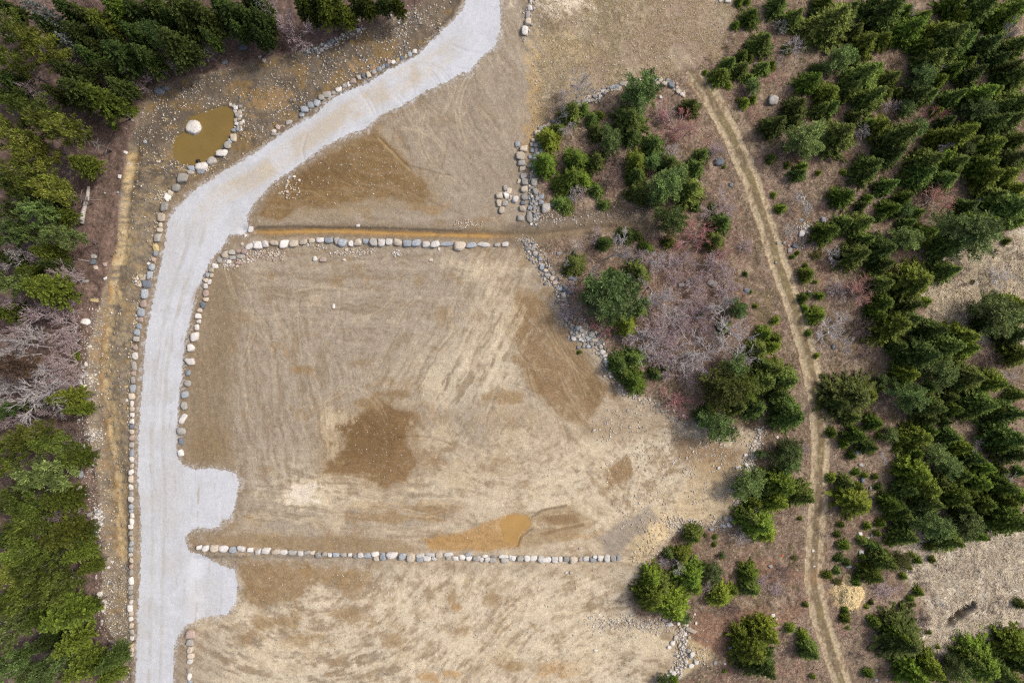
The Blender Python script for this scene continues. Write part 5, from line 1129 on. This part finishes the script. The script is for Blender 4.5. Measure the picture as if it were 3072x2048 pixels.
# spruce stand
trees(3,0,"95,40,84,S 225,175,84,S 600,210,185,S,6 720,130,100,S 880,420,110,L 1050,370,76,L 640,575,112,P 385,750,98,L 555,870,104,L 860,720,140,S 980,640,80,L 740,820,90,S 1090,110,150,S 960,60,90,S 1290,280,120,L 1400,180,90,L 1640,360,150,S 1520,300,90,L 1760,400,100,S 1420,430,84,L 1930,90,130,S 2060,170,90,L 2210,140,120,L 2000,420,110,S 1500,560,120,S 1640,520,90,S 1710,640,76,L 1880,690,92,S 1580,740,66,L 1380,730,104,P 1140,720,76,S 960,900,120,S 1080,870,70,L 1190,840,56,L 1370,880,92,S 1480,870,70,S 1700,900,86,S 1930,880,120,L 2060,850,80,L 1900,1020,108,P 1250,1010,64,P 260,990,96,S 75,1150,92,S 235,1110,62,S 310,1310,152,P,5 640,1260,150,S,6 800,1080,64,S 1020,1160,98,L 930,1130,60,L 1200,1260,140,S 1130,1420,104,S 1330,1200,80,P 40,1450,50,S 185,1520,30,L 320,1540,58,L 930,1520,96,S 1570,1260,92,L 1730,1260,128,L 1840,1190,80,L 2060,1140,116,S 2210,1120,108,S 2040,1350,108,L 1900,1290,70,S 2200,1470,110,S 1450,1490,124,S 1600,1450,80,L 1720,1500,98,S 1960,1530,118,L 2285,700,128,S 2200,640,80,S 2300,950,128,S 2290,1290,90,L 180,440,38,S 40,590,44,L 490,1000,74,S 580,990,70,S 1560,1020,60,L 1640,1120,70,S 2130,980,90,S 2300,60,90,S 1750,180,80,L 1280,90,60,L 2290,430,110,S 2110,560,80,S 780,300,80,S 1850,560,60,L 2300,1480,80,L 460,640,60,S 1800,1390,70,P 800,560,60,S 440,120,60,S 520,30,80,L 1700,40,100,L 1830,30,80,S")
trees(3,1,"280,30,62,S 900,30,96,S 1105,135,76,S 1245,65,52,S 1400,40,110,S 1620,90,104,S 2010,60,116,L 2180,50,100,L 690,245,92,L 860,325,54,S 925,255,54,L 1250,250,70,L 1130,345,80,L 1245,370,62,P 1380,385,60,S 1285,480,62,S 540,570,100,L 700,480,80,S 840,490,104,S 800,770,118,S 900,640,80,S 1040,720,120,S 1060,850,80,S 1230,640,106,P 1410,590,108,L 1300,560,60,S 1790,600,210,P,7 1900,500,120,L,6 1640,700,110,S 2200,330,170,S 2060,230,100,S 2250,180,100,L 1640,920,96,S 1330,1030,176,L,6 1290,1080,90,S,5 1030,1040,100,S 1050,1220,100,L 1270,1230,104,S 1140,1420,150,L 1260,1370,110,S 1000,1330,80,L 1500,1460,104,S 1780,1520,124,L 2060,1340,180,P,5.5 2220,1230,110,L 2130,1190,70,L 2250,1500,100,S 2000,1420,80,S 365,950,62,L 335,1170,44,L 375,1140,26,P 485,1150,38,L 455,1330,70,L 350,1265,34,L 80,1370,38,L 130,340,50,L 60,220,30,L 60,1545,62,L 380,1490,30,L 1465,1200,44,L 2205,645,40,L 230,790,22,L 275,755,22,L 970,145,34,O 440,1020,20,L 2320,420,90,L 700,10,30,L 1010,940,60,S 2340,1350,70,L 1050,420,50,S 470,20,24,L 450,770,50,O 1830,330,80,S 345,870,24,L 1890,1020,22,O")
trees(3,2,"40,40,72,L 130,350,130,S,6 190,660,140,S,6 85,460,90,S,5 60,250,90,S 170,1000,110,P 190,1120,84,P 100,1310,130,L,6 60,1460,110,L,5 300,1400,112,S 770,500,205,S,5 640,560,90,S 870,480,110,L,4.5 780,690,76,S 1040,355,56,P 1030,420,44,L 1380,130,150,S 1200,40,84,S 1640,30,140,S 1800,60,110,L 2280,110,110,L 1260,300,104,L 1550,290,118,P 1505,425,58,L 1260,490,120,P 1460,590,124,S 1460,700,80,S 1690,620,76,L 1660,510,62,S 1830,320,130,S 2050,370,104,L 1740,400,70,S 1930,560,124,S 1850,640,90,S 2170,650,124,S 2050,620,80,L 2290,490,64,S 2180,880,130,S 2270,1020,104,S 2110,970,80,L 975,745,74,L 600,840,44,L 805,860,82,L 920,960,78,S 710,935,48,L 1110,850,62,P 1380,860,110,L 1470,810,80,L 1240,890,62,L 1310,960,64,L 1640,740,54,S 1670,870,80,S 1760,970,86,L 1870,1070,84,S 1990,1150,80,L 1530,1040,100,P 1640,1140,90,P 1770,1210,86,L 1350,1200,130,L,5 1430,1330,140,L,5.5 1270,1350,90,S 1450,1460,110,S 1930,1300,100,L 1730,1420,114,L 1820,1380,70,L 1780,1530,88,S 2130,1320,110,L 2280,1430,100,L 1980,1480,98,L 2320,1200,56,S 725,1300,64,S 840,1340,46,L 800,1480,136,L,4.6 720,1450,70,L 1120,1480,80,L 1220,1530,72,S 775,1045,40,L 820,1200,38,L 895,1230,28,L 990,1243,28,L 1020,1335,36,L 590,1255,42,L 455,130,28,L 1200,985,38,L 1400,1530,88,P 1370,1010,60,L 2150,1180,60,S 2180,1460,90,L 1580,1290,70,S 1970,850,30,O 540,375,20,L 1030,870,30,L")
trees(3,3,"1480,110,124,P 1400,40,80,S 1650,240,108,S 1560,170,70,S 1260,215,104,S 1780,90,120,P 1900,190,86,L 1830,20,80,S 2180,50,150,L 2300,90,80,L 1230,15,80,S 1140,40,50,L 1050,105,48,L 920,125,34,L 680,115,28,L 1010,195,30,L 1220,120,40,L 710,310,48,L 870,262,42,S 945,295,48,S 1010,330,46,S 665,430,40,S 730,465,34,S 1060,440,90,S 1110,410,50,S 950,570,90,L 1000,600,60,S 875,410,32,L 560,580,42,L 645,545,34,S 810,645,42,L 1340,400,32,L 1385,445,36,L 1505,428,34,L 1305,510,24,L 1255,590,30,L 1490,320,42,L 1395,735,44,L 1315,795,30,L 1240,868,30,L 955,830,22,L 910,868,24,L 720,905,34,L 725,985,50,L 985,1010,58,L 1240,1160,186,S,5 1180,1080,80,L,4.5 930,1485,42,L 355,852,24,L 205,1065,42,L 330,1130,44,L 380,1265,84,S 1480,1420,120,L 1330,1480,126,L 1560,1500,70,S 1690,1420,94,P 1950,1380,190,L,5 2090,1440,130,S 1840,1330,90,S 2270,1230,140,L 2290,1370,110,S 2335,850,44,S 1480,1100,22,L 645,205,30,L 2010,240,30,L 1570,1240,24,L 1210,450,84,O,1.6 1130,275,32,L 300,60,22,L 245,415,24,O 420,1510,26,L 640,640,34,O 1330,850,26,O 740,1065,16,L 2240,1540,90,L 820,590,22,L")
bares(3,0,"1560,1050,120,R,4 270,440,120,D,3 1660,1400,120,D,4 2180,330,140,D,5 860,1210,84,D,3 140,250,80,D,2.5 1150,950,110,K,2 1380,90,90,D,3 1600,600,70,D,2.5 100,550,60,K,1.4")
bares(3,1,"400,210,210,D,3.2 1560,270,180,A,4 830,1110,165,A,3.4 880,1450,120,B,3 600,1480,180,D,2.4 220,540,80,D,1.5 650,1100,110,K,1.8 620,760,100,D,2 2150,960,150,D,1.6 1800,960,120,B,1.4 2330,750,100,B,1.8 700,1350,100,D,1.6 1950,330,90,D,3")
bares(3,2,"650,60,140,D,2.4 1090,1020,100,D,2 1980,980,120,D,3 2210,1270,110,D,3 2250,320,90,D,3 2050,150,120,B,1.8 960,100,100,B,1.4 800,150,110,B,1.2 2120,1050,90,B,2 340,980,70,K,1.4")
bares(3,3,"2120,850,110,B,1.6 1420,1000,110,B,1.2 1050,720,100,K,1 1400,600,110,B,1 500,200,60,B,1 90,700,90,K,1 120,560,110,B,.9 850,1330,90,B,1 1150,700,90,K,.9 1550,870,90,D,1")
name_all(); name_own()

# ------------------------------------------------------------------ dry grass, twigs and litter
def blades(name, label, cat, specs, mat, seed):
    r = np.random.default_rng(seed); VV = []; CC = []; n0 = 0
    for geo, n, l0, l1, wd, tilt, pal, thr in specs:
        xs = [p[0] for p in geo]; ys = [p[1] for p in geo]
        x = r.uniform(max(min(xs), -10), min(max(xs), 2362), n * 3); y = r.uniform(max(min(ys), -10), min(max(ys), 1578), n * 3)
        cl = fbm(x / 26, y / 26, 660 + seed, 4)
        ok = (poly_sdf(geo, x, y) + (cl - .5) * 60 > 0) & (cl + (r.random(len(x)) - .5) * .3 > thr)
        ok &= tdist(x, y) > 24
        x, y, cl = x[ok][:n], y[ok][:n], cl[ok][:n]; m = len(x)
        wx_ = (x - 1176) * D; wy_ = -(y - 784) * D; z = ground_z_arr(wx_, wy_) + .01
        flow = fbm(x / 40, y / 40, 670 + seed, 3) * 12.0 + r.normal(0, .5, m)
        L = r.uniform(l0, l1, m); W = wd * r.uniform(.6, 1.4, m); t = np.abs(r.normal(0, tilt, m)) + .08
        dx, dy = np.cos(flow), np.sin(flow)
        a = np.stack([wx_ - dy * W / 2, wy_ + dx * W / 2, z], -1); b = np.stack([wx_ + dy * W / 2, wy_ - dx * W / 2, z], -1)
        c = np.stack([wx_ + dx * L * np.cos(t), wy_ + dy * L * np.cos(t), z + L * np.sin(t)], -1)
        VV.append(np.stack([a, b, c], 1).reshape(-1, 3))
        col = np.array([rgb(*q) for q in pal])[r.integers(0, len(pal), m)] * r.uniform(.7, 1.2, (m, 1))
        CC.append(np.repeat(np.concatenate([col, np.zeros((m, 1))], 1), 3, 0))
    V = np.concatenate(VV)
    o = obj(name, make_mesh(name, V, np.arange(len(V)).reshape(-1, 3), mat, np.concatenate(CC)))
    tag(o, label, cat, kind='stuff')
FIELD = [(1240,-10),(1700,-10),(1660,120),(1590,180),(1420,195),(1290,255),(1235,310)]
blades('dry_grass', 'bleached straw and dry grass matted over the clearings', 'grass', [
    (GRASS2, 18000, .3, .8, .06, .3, [(226,213,188),(214,198,170),(238,228,208),(186,168,142)], .34), (GRASS1, 16000, .3, .7, .06, .3, [(210,194,164),(196,178,148),(226,212,184)], .34),
    (FIELD, 16000, .15, .4, .05, .3, [(176,158,122),(150,134,98),(196,178,142)], .40), (BRUSH, 50000, .12, .42, .06, .4, [(172,150,122),(150,124,104),(132,112,84),(196,178,154),(206,190,168)], .40)], M['straw'], 4)
blades('leaf_litter', 'fallen leaves, twigs and dead stems under the trees', 'litter', [
    (BRUSH, 80000, .15, .5, .05, .5, [(128,98,86),(112,86,72),(150,112,98),(100,84,66),(160,130,112),(98,92,52)], .36), (FOREST, 14000, .2, .8, .04, .4, [(104,82,72),(86,68,58),(134,110,98),(120,96,78)], .3)], M['straw'], 5)

# ------------------------------------------------------------------ fallen wood, pipe, chips, markers
def log_thing(name, label, cat, pts, r0, r1, branches, mat='log', z_lift=.9):
    W_ = [(*tw(*p), ) for p in pts]
    o0 = W_[0]; zb = min(ground_z(*p) for p in W_)
    e = bpy.data.objects.new(name, None); link(e); e.location = (o0[0], o0[1], zb)
    segs = []; n = len(W_)
    rad = lambda f: r0 + (r1 - r0) * f
    P3 = [np.array([p[0] - o0[0], p[1] - o0[1], ground_z(*p) - zb + rad(i / (n - 1)) * z_lift]) for i, p in enumerate(W_)]
    for i in range(n - 1): segs.append((P3[i], P3[i + 1], rad(i / (n - 1)), rad((i + 1) / (n - 1)), .1 * (i % 3), .3 * ((i + 1) % 2)))
    V, F, C = tubes(segs, 9)
    caps = [np.arange(0, 9)[::-1], np.arange(9, 18) + (n - 2) * 18]
    fl = [F] + [c.reshape(1, 9) for c in caps]
    obj('stem', make_mesh('stem', V, fl, M[mat], C), e)
    bs = []
    for (a, b, ra) in branches:
        a_, b_ = tw(*a), tw(*b)
        bs = [((a_[0] - o0[0], a_[1] - o0[1], ground_z(*a_) - zb + ra + .12), (b_[0] - o0[0], b_[1] - o0[1], ground_z(*b_) - zb + ra + .25), ra, ra * .5, .2, .8)]
        V, F, C = tubes(bs, 5); obj('branch', make_mesh('branch', V, F, M[mat], C), e)
    e['label'] = label; e['category'] = cat; e['group'] = 'fallen wood'
    return e
log_thing('fallen_log', 'thick bleached barkless log lying along the forest edge', 'log', [(0,1,826,150),(0,1,812,240),(0,1,795,330),(0,1,780,410),(0,1,766,490)], .2, .36,
          [((0,1,815,272),(0,1,950,272),.035), ((0,1,828,250),(0,1,810,380),.03), ((0,1,815,275),(0,1,860,250),.03), ((0,1,770,180),(0,1,745,250),.05)])
log_thing('fallen_log', 'thin grey trunk lying below the bleached log', 'log', [(0,1,585,455),(0,1,650,465),(0,1,725,482)], .07, .05, [((0,1,640,470),(0,1,720,540),.03), ((0,1,700,540),(0,1,760,590),.035)])
log_thing('fallen_log', 'slim pale trunk pointing out of the forest beside grey rocks', 'log', [(0,1,640,800),(0,1,730,815),(0,1,825,832)], .05, .04, [((0,1,690,808),(0,1,730,780),.02)])
log_thing('fallen_log', 'stout grey trunk leaning out above the bottom forest corner', 'log', [(0,3,970,1295),(0,3,1020,1250),(0,3,1068,1208)], .13, .09, [((0,3,1000,1265),(0,3,990,1240),.02)])
log_thing('fallen_log', 'thin grey trunk lying beside the stone heap by the forest', 'log', [(0,2,690,1555),(0,2,750,1530),(0,2,812,1500)], .07, .05, [((0,2,740,1535),(0,2,760,1500),.02)])
log_thing('fallen_branch', 'dark forked dead branch lying on the pale straw', 'branch', [(3,3,1515,475),(3,3,1600,505),(3,3,1690,540),(3,3,1775,560)], .07, .03,
          [((3,3,1545,490),(3,3,1490,530),.03), ((3,3,1530,480),(3,3,1610,470),.025), ((3,3,1680,535),(3,3,1750,610),.025), ((3,3,1620,510),(3,3,1700,525),.03), ((3,3,1760,560),(3,3,1850,600),.02)], 'bark_brown')
log_thing('fallen_branch', 'short weathered stick lying on the reddish cleared ground', 'branch', [(2,3,2165,980),(2,3,2195,973),(2,3,2220,965)], .04, .025, [((2,3,2195,973),(2,3,2205,955),.015)])
log_thing('fallen_branch', 'pale bent stem lying under the spruces east of the track', 'branch', [(3,2,2060,1225),(3,2,2150,1235),(3,2,2240,1262),(3,2,2310,1300)], .05, .02, [((3,2,2150,1235),(3,2,2250,1300),.02), ((3,2,2100,1230),(3,2,2170,1270),.02)])

def pipe():
    a = tw(0, 0, 1800, 1462); b = tw(0, 0, 1845, 1545); z = -.5
    e = bpy.data.objects.new('culvert_pipe', None); link(e); e.location = (a[0], a[1], z)
    d = np.array([b[0] - a[0], b[1] - a[1], .12])
    def shell(r_out, r_in, t0, t1):
        A, B_ = d * t0, d * t1
        V1, F1, _ = tubes([(A, B_, r_out, r_out, 0, 0)], 16); V2, F2, _ = tubes([(A, B_, r_in, r_in, 0, 0)], 16)
        rim = np.array([[k, (k + 1) % 16, 32 + (k + 1) % 16, 32 + k] for k in range(16)])
        V = np.concatenate([V1, V2]); return V, [F1, F2[:, ::-1] + 32, rim]
    black = np.array([.012, .012, .013, 0])
    V, F = shell(.24, .2, 0, 1); obj('barrel', make_mesh('barrel', V, F, M['black'], np.tile(black, (len(V), 1))), e)
    for k in range(4):
        V, F = shell(.275, .235, .02 + .2 * k, .1 + .2 * k); obj('rib', make_mesh('rib', V, F, M['black'], np.tile(black, (len(V), 1))), e)
    e['label'] = 'black ribbed culvert pipe poking out between boulders into the pond'; e['category'] = 'pipe'
pipe()

def chip_pile():
    cx, cy = tw(3, 3, 735, 745); zb = ground_z(cx, cy)
    e = bpy.data.objects.new('woodchip_pile', None); link(e); e.location = (cx, cy, zb)
    n = 64; X, Y = np.meshgrid(np.linspace(-1, 1, n), np.linspace(-1, 1, n))
    px, py = X * 2.7 / D * 1.0, Y * 2.7 / D
    wob = fbm(X * 2.2 + 5, Y * 2.2, 900, 4) - .5
    q = 1 - np.hypot(X / .82, (Y + .06) / .80) + wob * .5
    q2 = 1 - np.hypot((X + .0) / .34, (Y - .62) / .42) + wob * .4
    hgt = np.maximum(ss(0, .9, q) * 1.0, ss(0, .9, q2) * .5) * (.75 + .6 * fbm(X * 4, Y * 4, 905, 4))
    m = hgt > .015
    c = m[:-1, :-1] | m[:-1, 1:] | m[1:, 1:] | m[1:, :-1]
    ids = np.arange(n * n).reshape(n, n); qd = np.stack([ids[:-1, :-1], ids[:-1, 1:], ids[1:, 1:], ids[1:, :-1]], -1)[c]
    gz = ground_z_arr(X * 2.7 + cx, Y * 2.7 + cy) - zb
    V = np.stack([X * 2.7, Y * 2.7, gz + np.where(m, hgt, -.06)], -1).reshape(-1, 3)
    col = np.array(rgb(236, 208, 154)) * (.8 + .4 * fbm(X * 7, Y * 7, 910, 3))[..., None]
    obj('mound', make_mesh('mound', V, qd, M['chips'], np.concatenate([col.reshape(-1, 3), np.zeros((n * n, 1))], 1), smooth=True), e)
    r = np.random.default_rng(6); N_ = 3200
    x = r.normal(0, .42, N_); y = r.normal(.03, .42, N_); i = np.clip(((x + 1) / 2 * (n - 1)).astype(int), 0, n - 1); j = np.clip(((y + 1) / 2 * (n - 1)).astype(int), 0, n - 1)
    ok = (np.abs(x) < .98) & (np.abs(y) < .98) & ((hgt[j, i] > .015) | (r.random(N_) < .12)); x, y, i, j = x[ok], y[ok], i[ok], j[ok]
    z = np.maximum(hgt[j, i], 0) + gz[j, i] + .02; a = r.uniform(0, 6.28, len(x)); L = r.uniform(.08, .24, len(x)); W = L * .4; tl = r.normal(0, .35, len(x))
    P = np.stack([x * 2.7, y * 2.7, z], -1); u = np.stack([np.cos(a), np.sin(a), tl], -1) * L[:, None] / 2; v = np.stack([-np.sin(a), np.cos(a), r.normal(0, .3, len(x))], -1) * W[:, None] / 2
    V = np.stack([P - u - v, P + u - v, P + u + v, P - u + v], 1).reshape(-1, 3)
    cc = np.array(rgb(244, 220, 168)) * r.uniform(.6, 1.2, (len(x), 1)); cc = np.repeat(np.concatenate([cc, np.zeros((len(x), 1))], 1), 4, 0)
    ch = obj('chips', make_mesh('chips', V, np.arange(len(V)).reshape(-1, 4), M['straw'], cc), e); ch['kind'] = 'stuff'
    e['label'] = 'tan heap of fresh woodchips beside the track'; e['category'] = 'woodchip pile'
chip_pile()

def marker(c, r, x, y, label, ang):
    wx_, wy_ = tw(c, r, x, y); z = ground_z(wx_, wy_)
    e = bpy.data.objects.new('survey_marker', None); link(e); e.location = (wx_, wy_, z + .03); e.rotation_euler = (0, 0, ang)
    e.scale = (.55,) * 3
    V, F, C = tubes([((-.4, 0, .02), (.35, 0, .05), .02, .015, 0, 0)], 6); C[:, :3] = (.45, .33, .22); obj('stake', make_mesh('stake', V, F, M['straw'], C), e)
    u = np.linspace(0, .5, 6); V = np.array([(.1 + a, b + .05 * math.sin(9 * a), .08 + .03 * math.sin(11 * a + b * 5)) for a in u for b in (-.11, .11)]); F = np.array([[2 * k, 2 * k + 2, 2 * k + 3, 2 * k + 1] for k in range(5)])
    obj('ribbon', make_mesh('ribbon', V, F, M['orange'], np.tile([.75, .10, .03, 0], (len(V), 1))), e)
    e['label'] = label; e['category'] = 'marker'; e['group'] = 'orange markers'
marker(3, 3, 125, 390, 'orange marker ribbon lying on brown litter beside the lower track', -.8)
marker(2, 3, 1915, 430, 'orange marker ribbon between the small spruces below the pad', -.4)
